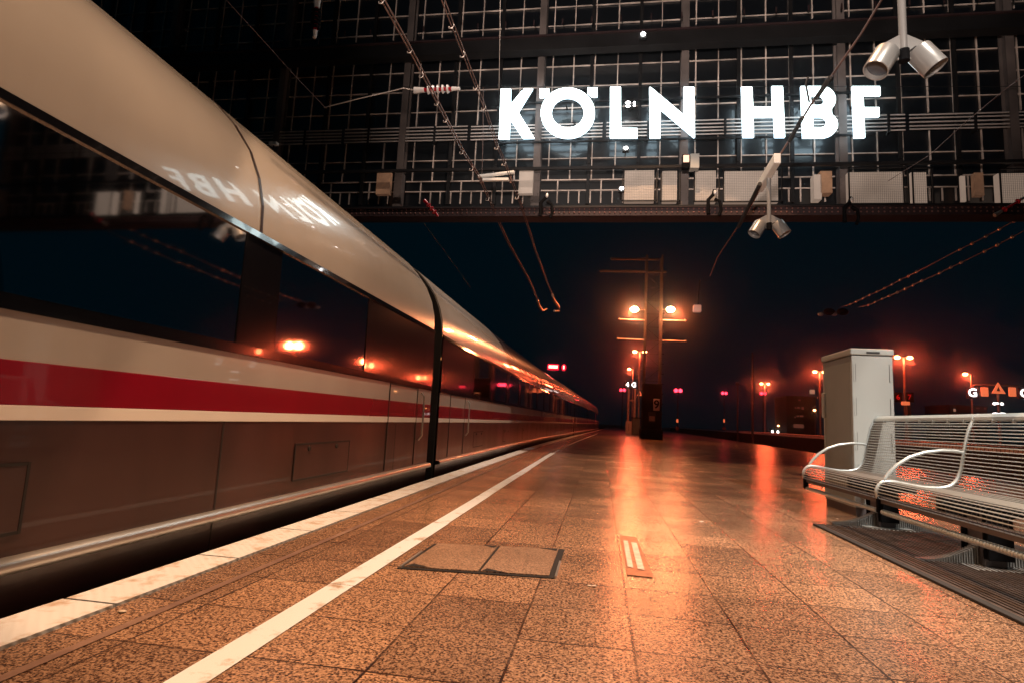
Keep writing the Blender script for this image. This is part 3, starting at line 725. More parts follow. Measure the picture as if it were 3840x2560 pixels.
# sagging pairs at the right
cr1 = [(3040 + x / 2.94, 500 + y / 2.94) for x, y in ((2250, 965), (2085, 1055), (1935, 1135), (1785, 1215), (1645, 1280), (1170, 1530))] + [(2200 + x / 1.8234, 800 + y / 1.8234) for x, y in ((2255, 400), (2200, 430), (2143, 457), (2088, 487), (2036, 512), (1985, 537), (1935, 560), (1890, 582), (1843, 605), (1803, 622))]
cr2 = [(3040 + x / 2.94, 500 + y / 2.94) for x, y in ((2225, 1145), (2060, 1230), (1920, 1300), (1660, 1425), (1545, 1480), (1425, 1540))] + [(2200 + x / 1.8234, 800 + y / 1.8234) for x, y in ((2293, 462), (2233, 492), (2178, 517), (2125, 541), (2070, 566), (2022, 586), (1972, 608), (1926, 628))]
for lab, first, last, beads in (('upper beaded wire sloping in from the right edge above the bench', (3840, 808), (3155, 1152), cr1), ('lower beaded wire sloping in from the right edge above the bench', (3840, 866), (3222, 1152), cr2)):
    pix = [(first[0] + 60, first[1] - 32), first] + sorted(beads, key=lambda p: -p[0]) + [last]
    pts = [atX(px, py, 9.0) for px, py in pix]
    t = empty('overhead_wire', pts[-1], label=lab, cat='wire'); ol = t.location
    MB().tube([p - ol for p in pts], .011).build('wire_strand', M['copper'], t)
    for px, py in beads:
        p = atX(px, py, 9.0) - ol; MB().ball(p, (.03, .07, .05), 8, 5).build('clamp', M['clamp'], t)
# thin wires
def thin(lab, pts, r, m_='copper', nm='overhead_wire'):
    t = empty(nm, pts[0], label=lab, cat='wire'); MB().tube([p - pts[0] for p in pts], r, 5).build('wire_strand', M[m_], t); return t
thin('thin dark wire slanting across the upper left glazing towards a small bracket', [at(820, -30, 5.6), at(980, 145, 6.4), at(1110, 290, 7.6), at(1225, 410, 9.0)], .004)
thin('thin wire descending from the right edge in front of the last glazing bays', [at(3900, 240, 7.4), at(3772, 334, 8.2), at(3620, 460, 9.2), at(3490, 580, 10.2), at(3330, 680, 11.2)], .005)
thin('thin level span wire running behind the letters at their top edge', [at(1200, 328, FY - .45), at(1900, 326, FY - .5), at(2600, 326, FY - .5), at(3840, 325, FY - .45)], .006, 'steel_dark')
thin('faint wire hanging under the hall wall at centre left', [at(1590, 840, 14), at(1680, 960, 17), at(1765, 1080, 20)], .006, 'steel_dark')
# registration arm and insulators
def insulator(lab, a, b_, r, n=5, c1_='ins_white', c2_='ins_red', fit='ins_white'):
    t = empty('insulator', a, label=lab, cat='insulator', group=None); d = b_ - a; L_ = d.length; d = d.normalized()
    MB().cyl(Vector(), d * L_ * .22, r * .75, r * .55).build('end_cap', M[fit], t)
    MB().cyl(d * L_ * .22, d * L_ * .82, r * .42).build('core', M[c2_], t)
    for i in range(n):
        p = d * L_ * (.32 + .42 * i / max(1, n - 1)); MB().cyl(p - d * r * .18, p + d * r * .18, r, r * .8, n=14).build('shed', M[c1_], t)
    MB().cyl(d * L_ * .82, d * L_, r * .5, r * .35).build('end_cap', M[fit], t)
    return t
insulator('white and red ribbed insulator lying level left of the letter K', at(1554, 340, 10), at(1725, 333, 10), .085, 5)
insulator('black and red insulator hanging at the top edge over the dark glazing', at(1190, 0, 8.5), at(1180, 142, 8.5), .085, 5, 'casing', 'ins_red')
insulator('dull red insulator hanging in front of the riveted beam at centre left', at(1592, 752, 11.0), at(1644, 812, 11.0), .055, 3, 'ins_red', 'ins_red', 'ins_red')
insulator('rusty red stretched insulator crossing the right end of the riveted beam', at(3730, 808, 11.0), at(3850, 736, 11.0), .05, 2, 'ins_red', 'ins_red', 'clamp')
thin('slightly slanted metal registration arm pointing from the dark column to the left', [at(1215, 405, 9.6), at(1240, 398, 9.6), at(1330, 375, 9.7), at(1480, 340, 9.8), at(1512, 332, 9.85), at(1554, 340, 10)], .012, 'clamp', 'registration_arm')
thin('dropper wire hanging from the top edge through the left stroke of the K', [at(1876, -20, 10), at(1875, 110, 10), at(1871, 340, 10)], .006, 'clamp', 'dropper_wire')
thin('long dropper wire hanging down to the white tube lamp', [at(1812, 330, 10.5), at(1811, 520, 10.5), at(1807, 655, 10.5)], .006, 'copper', 'dropper_wire')
# white tube lamp between the wires
a, b_ = at(1792, 663, 10.4), at(1928, 647, 10.4); t = empty('tube_lamp', a, label='slim white tube lamp slung level between the two twin wires', cat='lamp')
MB().cyl(Vector(), b_ - a, .035, n=12).build('tube_body', M['white'], t); MB().box((.1, -.03, -.09), ((b_ - a).x - .1, .03, -.04)).build('tray', M['white'], t)
for q in (.06, (b_ - a).x - .06): MB().cyl((q, 0, .0), (q, 0, -.14), .02).build('clip', M['copper'], t)
# cameras and small fittings
for px, py, Y, lab in ((1023, 541, 10.5, 'small beige security camera pointing left beside the dark column'),):
    t = empty('security_camera', at(px, py, Y), label=lab, cat='camera')
    MB().box((-.07, -.05, -.035), (.11, .05, .035)).build('camera_body', M['white'], t, bevel=.01); MB().cyl((-.07, 0, 0), (-.1, 0, 0), .03).build('lens', M['casing'], t); MB().cyl((.03, 0, -.03), (.0, 0, -.18), .012).build('bracket', M['steel_dark'], t)
for px, py, lab in ((2050, 775, 'dark fixture hanging over the beam under the letter Ö'), (2680, 765, 'bent dark pipe elbow hanging over the beam left of the far spotlight'), (3193, 795, 'black twin bracket hanging over the beam under the letter F')):
    t = empty('beam_hanger', at(px, py, FY - .8), label=lab, cat='bracket'); m_ = MB()
    m_.tube([(0, 0, .28), (-.03, 0, .18), (-.12, 0, .08), (-.12, 0, -.2)], .035, 8); m_.tube([(.0, 0, .1), (.1, 0, .04), (.12, 0, -.12), (.08, 0, -.24)], .03, 8); m_.build('bracket_arm', M['casing'], t)
    MB().ball((0, -.03, .22), (.03, .03, .05)).build('porcelain_knob', M['ins_white'], t)
# suspended faintly glowing lamp beyond the hall
t = empty('hanging_lamp', at(2614, 1158, 20), label='small pale box lamp hanging in the dark right of the lattice mast', cat='lamp')
MB().box((-.13, -.1, -.12), (.13, .1, .12)).build('lamp_body', mat('warm_lit_lamp_glass', (.5, .35, .3), .4, emis=(1, .55, .4), es=.28), t, bevel=.03)
MB().cyl((.03, 0, .12), (.08, 0, 1.0), .02).build('hanger', M['steel_dark'], t)
for px, lab in ((3110, 'left unlit round fitting where the beaded wires end'), (3160, 'right unlit round fitting where the beaded wires end')):
    t = empty('wire_pulley', at(px, 1170, 24), label=lab, cat='fitting'); MB().ball((0, 0, 0), (.22, .15, .14)).build('pulley_body', M['casing'], t); MB().ball((-.32, 0, -.1), (.11, .08, .08)).build('cap', M['clamp'], t)

# ================================================================== LATTICE MAST
my = 33.5; mc = at(2440, 1645, my); mx = mc.x
mast = empty('lattice_mast', (mx, my, 0), label='tall dark lattice catenary mast with cross arms, two glaring lamps and a black base casing', cat='mast')
mb = MB(); top = at(2448, 962, my).z; hw = .43
def mz(py): return at(2448, py, my).z
for sx in (-1, 1):
    for sy in (-1, 1): mb.box((sx * hw - .05, sy * .35 - .04, 0), (sx * hw + .05, sy * .35 + .04, top))
mb.build('mast_leg', M['mast'], mast)
mb = MB(); z = 3.2; sgn = 1
while z < top - .8:
    mb.cyl((-hw * sgn, -.36, z), (hw * sgn, -.36, z + .75), .014, n=4); mb.cyl((-hw, -.36, z), (hw, -.36, z), .014, n=4); z += .75; sgn = -sgn
mb.build('lattice_brace', M['mast'], mast)
MB().box((-.60, -.55, -.02), (.60, .5, .55)).build('mast_foot', M['casing'], mast, bevel=.02)
MB().box((-.52, -.48, .55), (.52, .46, 3.05)).build('base_casing', M['casing'], mast, bevel=.02)
for k in range(11):
    z = mz(1180 + 37 * k); m_ = MB(); m_.cyl((hw + .03, -.36, z), (hw + .17, -.36, z), .025, n=6); m_.build('climbing_rung', M['mast'], mast)
for z0, xa, xb in ((mz(1202), 2322, 2418), (mz(1276), 2318, 2416), (mz(1201), 2474, 2568), (mz(1277), 2474, 2570)):
    xa, xb = at(xa, 1200, my).x - mx, at(xb, 1200, my).x - mx; m_ = MB(); m_.cyl((xa, -.2, z0), (xb, -.2, z0 - .02), .045, n=8)
    m_.ball((xa if xa < -.5 else xb, -.2, z0), .08); m_.build('cross_arm', M['pole'], mast)
for z0, xa, xb in ((mz(1020), 2250, 2500), (mz(974), 2290, 2470)):
    xa, xb = at(xa, 1000, my).x - mx, at(xb, 1000, my).x - mx; MB().box((xa, -.1, z0 - .05), (xb, .0, z0 + .05)).build('top_arm', M['mast'], mast)
for px, rx in ((2379, .23), (2515, .22)):
    p = at(px, 1161, my - .6); q = (p.x - mx, p.y - my, p.z)
    a = MB(); a.cyl(q, (hw * (1 if px > 2440 else -1), -.3, p.z + .05), .03, n=6); a.build('lamp_arm', M['pole'], mast)
    MB().ball(q, (rx, .2, .15), 14, 8).build('lamp_head', M['sodium'], mast)
n9 = empty('track_number_sign', (mx, my, 0)); bpy.data.objects.remove(n9)
# writing
def text(name, s, loc, size, material, parent=None, bold=.012, ext=.01, ry=0, **k):
    c = bpy.data.curves.new(name, 'FONT'); c.body = s; c.size = size; c.extrude = ext; c.offset = bold; c.align_x = 'CENTER'; c.align_y = 'CENTER'
    tmp = bpy.data.objects.new('t', c); me = bpy.data.meshes.new_from_object(tmp); bpy.data.objects.remove(tmp)
    o = bpy.data.objects.new(name, me); COL.objects.link(o); me.materials.clear(); me.materials.append(material)
    me.transform(Matrix.Rotation(R(90), 4, 'X')); o.location = loc
    if parent: o.parent = parent
    return tag(o, **k)
q = at(2462, 1516, my - .6); s_ = empty('number_plate', q, label='dim upright plate reading 9 fixed to the black mast casing', cat='sign')
MB().box((-.17, 0, -.32), (.17, .04, .32)).build('plate', M['plate'], s_, bevel=.05); text('digit', '9', (0, -.012, .0), .62, M['casing'], s_)
q = at(2445, 1562, my - .6); s_ = empty('notice_board', q, label='framed notice below the number plate on the black mast casing', cat='sign')
MB().box((-.19, 0, -.28), (.19, .04, .28)).build('frame', M['mast'], s_); MB().box((-.15, -.012, -.22), (.15, 0, .05)).build('notice', M['poster'], s_)

# ================================================================== POST LAMPS
def post_lamp(px, py, Y, gz, lab, sep=.82, heads=2, power=0, scale=1.0, side=-1):
    p = at(px, py, Y); t = empty('street_lamp', (p.x, p.y, gz), label=lab, cat='lamp', group='orange platform post lamps'); h = p.z - gz
    MB().cyl((0, 0, 0), (0, 0, h), .085 * scale, .055 * scale, n=10).build('pole', M['pole'], t)
    offs = [-sep / 2, sep / 2] if heads == 2 else [side * sep / 2]
    for dx in offs:
        MB().cyl((0, 0, h), (dx, 0, h + .04), .03 * scale).build('arm', M['pole'], t)
        MB().ball((dx, 0, h), (.19 * scale, .18 * scale, .12 * scale), 12, 8).build('lamp_head', M['sodium_far'], t)
        if power:
            l = bpy.data.lights.new('sodium_light', 'POINT'); l.energy = power; l.color = SOD; l.shadow_soft_size = .25
            o = bpy.data.objects.new('sodium_light', l); COL.objects.link(o); o.location = (p.x + dx, p.y - .1, p.z - .25)
    return t
post_lamp(2399, 1319, 50, 0, 'second lamp post left of the lattice mast with two glowing heads', power=420)
post_lamp(2374, 1384, 66, 0, 'third lamp post beyond the lit 4 G sign with one visible head', heads=1, power=420)
post_lamp(2868, 1438, 77, .6, 'slim twin headed lamp post in the dark between mast and grey cabinet', power=450)
post_lamp(3073, 1394, 58.6, .6, 'twin headed lamp post half hidden behind the left edge of the grey cabinet', power=450)
post_lamp(3388, 1340, 45, .6, 'twin headed lamp post right of the grey cabinet above the bench back', power=450)
post_lamp(3640, 1403, 54, .6, 'single headed lamp post standing over the G sign at the right', heads=1, power=450)
post_lamp(3056, 1537, 150, .6, 'tiny distant lamp post left of the cabinet door handle', heads=1, scale=1.6, sep=.2)
post_lamp(2920, 1595, 180, .6, 'lowest tiny distant lamp just above the red platform edge', heads=1, scale=1.4, sep=.2)
for i, (dx, pw) in enumerate(((-1.2, 520), (1.2, 520))):
    l = bpy.data.lights.new('mast_light', 'POINT'); l.energy = pw; l.color = (1, .17, .05); l.shadow_soft_size = .2
    o = bpy.data.objects.new('mast_light', l); COL.objects.link(o); o.location = (mx + dx, my - .8, mz(1163) - .3)
# ------------------------------------------------------------------ lit signs
def letter_box(px, py, Y, s, size, panel, lab, cat='sign', w_=None):
    t = empty('letter_sign', at(px, py, Y), label=lab, cat=cat); w2 = (w_ or size) * .62
    MB().box((-w2, .02, -w2), (w2, .12, w2)).build('panel', panel, t); text('letter', s, (0, 0, 0), size * 1.25, M['lit_white'], t, bold=.02 * size); return t
YG = 60.0
letter_box(2353, 1441, YG, '4', .50, M['casing'], 'small glowing sign reading 4 left of the lattice mast', w_=.6); letter_box(2377, 1442, YG, 'G', .50, M['casing'], 'small glowing sign reading G next to the glowing 4', w_=.6)
t = empty('sign_post', (at(2368, 1600, YG).x, YG + .2, 0), label='orange lit double post carrying the glowing 4 and G signs', cat='post')
for px in (2357, 2381):
    x = at(px, 1500, YG).x - t.location.x; MB().box((x - .1, -.08, 0), (x + .1, .08, at(2368, 1448, YG).z)).build('post_leg', M['lit_amber'] if False else M['pole'], t)
MB().box((-.3, -.05, 3.1), (.35, .05, 3.25)).build('cross_bar', M['pole'], t)
t = empty('switch_cabinet', (at(2357, 1612, 52).x, 52, 0), label='orange lit upright cabinet at the foot of the 4 G sign post', cat='cabinet')
MB().box((-.27, -.3, 0), (.27, .3, 1.05)).build('cabinet_body', M['cab'], t, bevel=.02); MB().box((-.02, -.31, .25), (.02, -.3, .8)).build('door_gap', M['rubber'], t)
t = empty('waste_bin', (at(2384, 1620, 46).x, 46, 0), label='dark box beside the orange cabinet just left of the mast base', cat='bin')
MB().box((-.3, -.3, 0), (.3, .3, 1.25)).build('bin_body', M['bench_d'], t, bevel=.03); MB().box((-.33, -.33, 1.25), (.33, .33, 1.32)).build('lid', M['casing'], t)
def warn(px, py, Y, s, lab):
    t = empty('warning_sign', at(px, py, Y), label=lab, cat='sign'); MB().prism_xz([[(-s, -s * .8), (s, -s * .8), (0, s)]], 0, .05).build('triangle', M['lit_amber'], t)
    MB().prism_xz([[(-s * .3, -s * .45), (s * .3, -s * .45), (0, s * .3)]], -.012, -.002).build('symbol', M['poster'], t); return t
warn(2399, 1474, 55, .26, 'small dull red warning triangle right of the 4 G sign')
# gantry at right
YR = 54.0
gz = at(3744, 1600, YR).z
t = empty('sign_gantry', (at(3744, 1442, YR).x, YR, .6), label='orange lit gantry bar with hanging panels behind the bench at the right edge', cat='gantry')
def gl(px, py): p = at(px, py, YR); return Vector((p.x - t.location.x, 0, p.z - .6))
MB().tube([gl(3644, 1455), gl(3650, 1444), gl(3660, 1441), gl(3744, 1443), gl(3832, 1445), gl(3845, 1450), gl(3848, 1462)], .06, 8).build('gantry_bar', M['pole'], t)
MB().cyl((0, .1, 0), gl(3744, 1445) + Vector((0, .1, 0)), .13, .1).build('gantry_post', M['pole'], t)
for px in (3692, 3796):
    c = gl(px, 1468); MB().box((c.x - .28, -.06, c.z - .38), (c.x + .28, .06, c.z + .38)).build('lit_panel', M['lit_amber'], t, bevel=.05)
warn(3744, 1455, YR - .3, .52, 'orange warning triangle on the middle post of the right gantry')
letter_box(3648, 1472, YR - .2, 'G', .75, M['sign_red'], 'dark red sign with a glowing G below the single headed lamp', w_=.72)
letter_box(3843, 1474, YR - .2, 'G', .75, M['sign_red'], 'dark red sign with a glowing G cut by the right picture edge', w_=.72)
for px, py, s, lab in ((3729, 1512, .14, 'leftmost'), (3740, 1511, .1, 'middle'), (3757, 1513, .14, 'rightmost')):
    t = empty('signal_light', at(px, py, YR - .5), label=lab + ' of the three small white lights on the gantry post', cat='light'); MB().ball((0, 0, 0), (s, .08, s * .8)).build('lens', M['lit_white'], t); MB().box((-s, .06, -s), (s, .16, s)).build('housing', M['casing'], t)
for px, lab in ((3734, 'left small flat white light just above the bench top'), (3761, 'right small flat white light just above the bench top')):
    t = empty('flat_light', at(px, 1549, YR - .5), label=lab, cat='light'); MB().ball((0, 0, 0), (.27, .08, .07)).build('lens', M['lit_white'], t); MB().box((-.2, .05, -.1), (.2, .12, .1)).build('housing', M['casing'], t)
for ch, px in (('6', 3368), ('7', 3411)):
    s_ = empty('track_number', at(px, 1488, 46), label=('faint dark red track number six just right of the grey cabinet' if ch == '6' else 'faint dark red track number seven above the red post behind the bench'), cat='sign')
    text('digit', ch, (0, 0, 0), .5, mat('dull_red_digit', (.4, .02, .03), .5, emis=(1, .02, .08), es=.03), s_, bold=.008)
    MB().box((-.3, .05, -.35), (.3, .09, .35)).build('plate', M['casing'], s_)
t = empty('post', (at(3409, 1600, 40).x, 40, .6), label='red lit post with a small hood lamp under the number 7', cat='post')
MB().box((-.1, -.1, 0), (.1, .1, at(3409, 1515, 40).z - .6)).build('shaft', M['pole'], t); MB().box((-.35, -.1, at(3409, 1515, 40).z - .65), (.05, .1, at(3409, 1508, 40).z - .55)).build('hood', M['lit_amber'], t)
# red track signals
def red_signal(px, py, Y, s, lab):
    p = at(px, py, Y); t = empty('track_signal', (p.x, p.y, -.9), label=lab, cat='signal', group='red track signals')
    h = p.z + .9; MB().cyl((0, .1, 0), (0, .1, h), .07).build('mast', M['steel_dark'], t)
    MB().box((-.38 * s, 0, h - .22 * s), (.38 * s, .12, h + .22 * s)).build('head', M['casing'], t)
    for dx in (-.19, .19): MB().ball((dx * s, -.02, h), (.17 * s, .05, .17 * s), 10, 6).build('lens', M['red_sig'], t)
red_signal(2335, 1461, 90, 1.3, 'double red signal at the left of the 4 G sign post')
red_signal(2543, 1463, 80, 1.5, 'brightest double red signal right of the lattice mast')
red_signal(2716, 1473, 95, 1.3, 'double red signal alone in the dark between mast and slim poles')
red_signal(2862, 1474, 92, 1.3, 'double red signal crossing the slim twin headed lamp post')
# red displays
p = at(2074, 1374, 40); t = empty('led_display', p, label='glowing red hanging display board above the train roof', cat='display')
MB().box((-.40, .04, -.22), (.40, .2, .20)).build('case', M['red_led_case'], t, bevel=.06)
for i in range(7): MB().box((-.30 + i * .09, 0, -.1), (-.30 + i * .09 + .07, .04, .1)).build('led_character', M['red_led'], t)
p = at(2114, 1376, 40); t = empty('led_display', p, label='small oval glowing red display right of the wide one above the train', cat='display')
MB().ball((0, .12, 0), (.18, .08, .24), 12, 8).build('case', M['red_led_case'], t); MB().box((-.045, .0, -.12), (.045, .05, .12)).build('led_character', M['red_led'], t)
# slim poles and small posts
for px, py, py0, Y, r, lab in ((2766, 1440, 1612, 70, .1, 'slim dark red pole with a small box on top right of the mast'), (2821, 1320, 1600, 60, .12, 'very tall faint pole left of the slim twin lamp post')):
    p = at(px, py, Y); t = empty('pole', (p.x, Y, -.9), label=lab, cat='pole'); MB().cyl((0, 0, 0), (0, 0, p.z + .9), r, r * .6).build('shaft', M['mast'], t)
    if px == 2766: MB().box((-.2, -.1, p.z + .8), (.2, .1, p.z + 1.05)).build('cap_box', M['mast'], t)
for px, Y, lab in ((2540, 60, 'small reflective marker post just right of the mast base'), (2715, 75, 'small reflective marker post left of the red platform edge')):
    p = at(px, 1560, Y); g = at(px, 1610, Y).z; t = empty('marker_post', (p.x, Y, g), label=lab, cat='post', group='marker posts'); h = p.z - g
    MB().cyl((0, 0, 0), (0, 0, h), .05).build('shaft', M['casing'], t); MB().box((-.09, -.07, h * .55), (.09, -.05, h * .8)).build('reflector', M['lit_amber'], t); MB().box((-.16, -.1, 0), (.16, .1, h * .22)).build('foot', M['sign_red'], t)
# distant building with a few lit windows
def building(px0, px1, py0, Y, lab, wins):
    a, b_ = at(px0, py0, Y), at(px1, py0, Y); t = empty('apartment_block', (a.x, Y, -1), label=lab, cat='building')
    wd = b_.x - a.x; h = a.z + 1
    MB().box((0, 0, 0), (wd, 14, h)).build('wall', M['facade_wall'], t)
    MB().box((-.3, -.3, h), (wd + .3, 14.3, h + .4)).build('roof', M['steel_dark'], t)
    for (wx0, wx1, wy0, wy1, k) in wins:
        p, q = at(wx0, wy0, Y), at(wx1, wy1, Y); MB().box((p.x - a.x, -.12, q.z + 1), (q.x - a.x, 0, p.z + 1)).build('window', M[k], t)
W = [(2976, 3014, 1588, 1604, 'lit_win'), (2979, 2984, 1560, 1566, 'lit_win'), (2988, 2996, 1556, 1562, 'lit_win'), (3000, 3012, 1556, 1562, 'lit_win'), (2994, 3002, 1496, 1502, 'lit_win'), (2980, 2986, 1526, 1530, 'lit_win'), (2990, 2998, 1524, 1530, 'lit_win'), (3006, 3014, 1524, 1534, 'lit_win')]
building(2950, 3060, 1486, 210, 'dark apartment block with rows of dim windows left of the cabinet', W)
building(3560, 3700, 1521, 200, 'dark low building with few dim windows behind the bench top', [(3575, 3584, 1531, 1542, 'lit_win2'), (3660, 3672, 1527, 1531, 'lit_win'), (3690, 3698, 1522, 1534, 'lit_win')])
#building(2560, 2800, 1290, 260, 'tall dark building behind the mast with a few faint red windows', [(2552 + 12, 2572, 1352, 1358, 'lit_win'), (2566, 2573, 1366, 1372, 'lit_win')])
t = empty('lit_window_sign', at(3046, 1467, 150), label='small pale glowing box high on the dark block left of the cabinet', cat='sign'); MB().box((-.6, 0, -.55), (.6, .2, .5)).build('lit_face', M['lit_win2'], t, bevel=.15)
t = empty('parked_car', at(2907, 1616, 150), label='distant car facing us with white headlights beside the red platform edge', cat='car')
MB().box((-.9, .1, -.6), (.9, 4, .1)).build('body', M['casing'], t, bevel=.15); MB().box((-.7, 1, .1), (.7, 3, .65)).build('cabin', M['casing'], t, bevel=.15)
for dx in (-.62, .62): MB().ball((dx, 0, -.1), (.28, .08, .38)).build('headlight', M['lit_white'], t)

# ================================================================== GREY CABINET
cx0, cx1, cy0, cy1, ch = 2.405, 2.775, 6.10, 6.86, 1.60
cab = empty('switch_cabinet', (cx0, cy0, 0), label='tall light grey metal utility cabinet with ribbed side standing at the end of the bench', cat='cabinet')
wd, dp = cx1 - cx0, cy1 - cy0
mb = MB(); mb.box((0, 0, .08), (wd, dp, ch - .07)); mb.build('cabinet_body', M['cab'], cab, bevel=.008)
MB().box((.01, .01, -.02), (wd - .01, dp - .01, .08)).build('plinth', M['bench_d'], cab)
mb = MB(); mb.box((-.012, -.012, ch - .062), (wd + .012, dp + .012, ch)); mb.build('lid', M['cab'], cab, bevel=.012)
mb = MB()
for i in range(30):
    y = .06 + i * (dp - .12) / 29; mb.box((-.006, y - .006, .16), (0, y + .006, ch - .13))
mb.build('ribbed_door', M['cab'], cab)
for z in (.32, .62, .95, 1.28):
    for x in (.012, wd - .032): MB().box((x, -.005, z), (x + .018, 0, z + .17)).build('hinge_cover', M['cab'], cab, bevel=.002)
mb = MB()
for z in (.32, .62, .95, 1.28):
    mb.box((.031, -.0015, z - .002), (.034, 0, z + .172)); mb.box((wd - .036, -.0015, z - .002), (wd - .033, 0, z + .172))
mb.box((.13, -.0145, ch - .05), (.25, -.0125, ch - .03)); mb.build('gap_line', M['rubber'], cab)
mb = MB(); mb.box((-.035, dp - .10, .93), (-.006, dp - .04, 1.2)); mb.build('door_handle', M['cab'], cab, bevel=.01)

# ================================================================== BENCH
BX, BY = 2.0, 6.1
bench = empty('bench', (BX, BY, 0), label='long silver wire mesh platform bench with curved armrests and ribbed feet on a dark mat', cat='bench')
# profile in (x, z), local x from the front edge
PR = [(-.045, .325), (-.055, .36), (-.05, .40), (-.02, .435), (.02, .447), (.08, .443), (.16, .428), (.26, .418), (.36, .42), (.43, .44), (.475, .49), (.50, .56), (.52, .66), (.54, .76), (.565, .85), (.60, .915)]
def resample(P, step):
    out = [Vector((P[0][0], 0, P[0][1]))]; acc = 0
    dense = []
    for (a, b_), (c, d) in zip(P, P[1:]):
        for i in range(20): dense.append(Vector((a + (c - a) * i / 20, 0, b_ + (d - b_) * i / 20)))
    dense.append(Vector((P[-1][0], 0, P[-1][1])))
    for p, q in zip(dense, dense[1:]):
        acc += (q - p).length
        if acc >= step: out.append(q); acc = 0
    return out
rods = resample(PR, .0215); prof = resample(PR, .03)
SEC = 1.52
for sidx in range(3):
    y1 = -sidx * SEC; y0 = y1 - SEC
    sec = None
    mb = MB()
    for p in rods: mb.cyl((p.x, y0 + .02, p.z), (p.x, y1 - .02, p.z), .0039, n=5, caps=False)
    g = mb.build('long_wires', M['bench'], bench)
    mb = MB(); yy = y0 + .035
    while yy < y1 - .02: mb.tube([(p.x + (.004 if p.z > .5 else 0), yy, p.z - .006) for p in prof], .0013, 4); yy += .04
    mb.build('cross_wires', M['bench_d'], g)
    # rolled top of the backrest
    mb = MB(); sect = [(.585, .905), (.59, .925), (.605, .942), (.63, .95), (.655, .945), (.672, .928), (.67, .90), (.655, .90), (.652, .922), (.63, .932), (.61, .925), (.60, .905)]
    vs = [(x, yq, z) for yq in (y0 + .008, y1 - .008) for x, z in sect]; n = len(sect)
    mb.add(vs, [(i, (i + 1) % n, n + (i + 1) % n, n + i) for i in range(n)] + [tuple(range(n)), tuple(range(2 * n - 1, n - 1, -1))]); mb.build('top_rail', M['bench'], bench)
    yy = y0 + .1
    while yy < y1: MB().box((.582, yy, .885), (.60, yy + .012, .91)).build('clip', M['bench'], bench); yy += .2
    MB().prism_yz([(y0 + .02, .335), (y1 - .02, .335), (y1 - .02, .292), (y0 + .02, .292)], -.035, -.012).build('front_fascia', M['bench_d'], bench)
    # lower rail, threaded
    mb = MB(); mb.cyl((-.03, y0 + .05, .235), (-.03, y1 - .04, .235), .0165, n=12)
    if sidx > 0:
        yy = y0 + .06
        while yy < y1 - .05: mb.cyl((-.03, yy, .235), (-.03, yy + .014, .235), .0195, n=10); yy += .026
    mb.build('lower_rail', M['bench'], bench)
# frames and armrests between the sections
for i in range(4):
    y = -i * SEC
    fr_ = resample(PR, .03)
    mb = MB(); mb.tube([(p.x, y, p.z) for p in fr_] + [Vector((.63, y, .945))], .0125, 8); mb.build('side_frame', M['bench'], bench)
    mb = MB(); mb.box((-.055, y - .012, .225), (-.01, y + .012, .36)); mb.build('rail_bracket', M['casing'], bench, bevel=.006)
    arm = [(.0, .455), (.03, .50), (.09, .565), (.17, .622), (.27, .662), (.38, .682), (.47, .683), (.525, .675)]
    mb = MB(); mb.tube([(x, y, z) for x, z in arm], [.009, .012, .0125, .0125, .012, .011, .010, .009], 10); mb.build('armrest', M['bench'], bench)
# pedestals with ribbed feet
for k, y in enumerate((-.62, -1.98, -3.4)):
    mb = MB(); mb.box((.31, y - .085, .0), (.43, y + .085, .40)); mb.build('pedestal', M['bench_d'], bench, bevel=.008)
    mb = MB(); mb.box((.12, y - .05, .30), (.62, y + .05, .40))
    for dy in (-.13, -.09, .09, .13): mb.box((.30, y + dy - .008, .06), (.44, y + dy + .008, .38))
    mb.build('support_bracket', M['casing'], bench, bevel=.004)
    MB().box((.19, y - .19, .0), (.56, y + .19, .014)).build('base_plate', M['bench'], bench, bevel=.003)
    for sg, x0, x1 in ((1, .31, -.03), (-1, .43, .80)):
        mb = MB(); P_ = [(t_ / 12) for t_ in range(13)]; n = 13
        tops = [(x0 + (x1 - x0) * q, .018 + .11 * (1 - q) ** 2.0) for q in P_]
        vs = []
        for x, z in tops: wv = .028; vs += [(x, y - wv, z), (x, y + wv, z), (x, y + wv, z - .012), (x, y - wv, z - .012)]
        fs = []
        for j in range(12): fs += [(j * 4 + a, j * 4 + (a + 1) % 4, j * 4 + 4 + (a + 1) % 4, j * 4 + 4 + a) for a in range(4)]
        fs += [(0, 1, 2, 3), (48, 49, 50, 51)]
        mb.add(vs, fs)
        for j in range(1, 24):
            q = j / 24; x = x0 + (x1 - x0) * q; z = .018 + .11 * (1 - q) ** 2.0
            mb.box((x - .0035, y - .036, .0), (x + .0035, y + .036, z + .003))
        mb.build('ribbed_foot', M['foot'], bench)
# ribbed mat under the bench
mat_o = empty('floor_mat', (1.77, 5.34, 0), label='dark ribbed metal mat in a black frame let into the floor under the bench', cat='mat')
MB().box((.05, -7.5, .002), (1.25, -.05, .011)).build('ribbed_surface', M['grate'], mat_o)
mb = MB(); mb.box((0, -7.55, .0), (.045, 0, .016)); mb.box((.045, -.045, .0), (1.3, 0, .016)); mb.box((1.255, -7.55, 0), (1.3, -.045, .016)); mb.build('frame', M['rubber'], mat_o, bevel=.004)
mb = MB()
for i in range(38):
    x = .075 + i * .031; mb.box((x, -7.5, .011), (x + .013, -.06, .0165))
mb.build('ribs', M['grate'], mat_o)

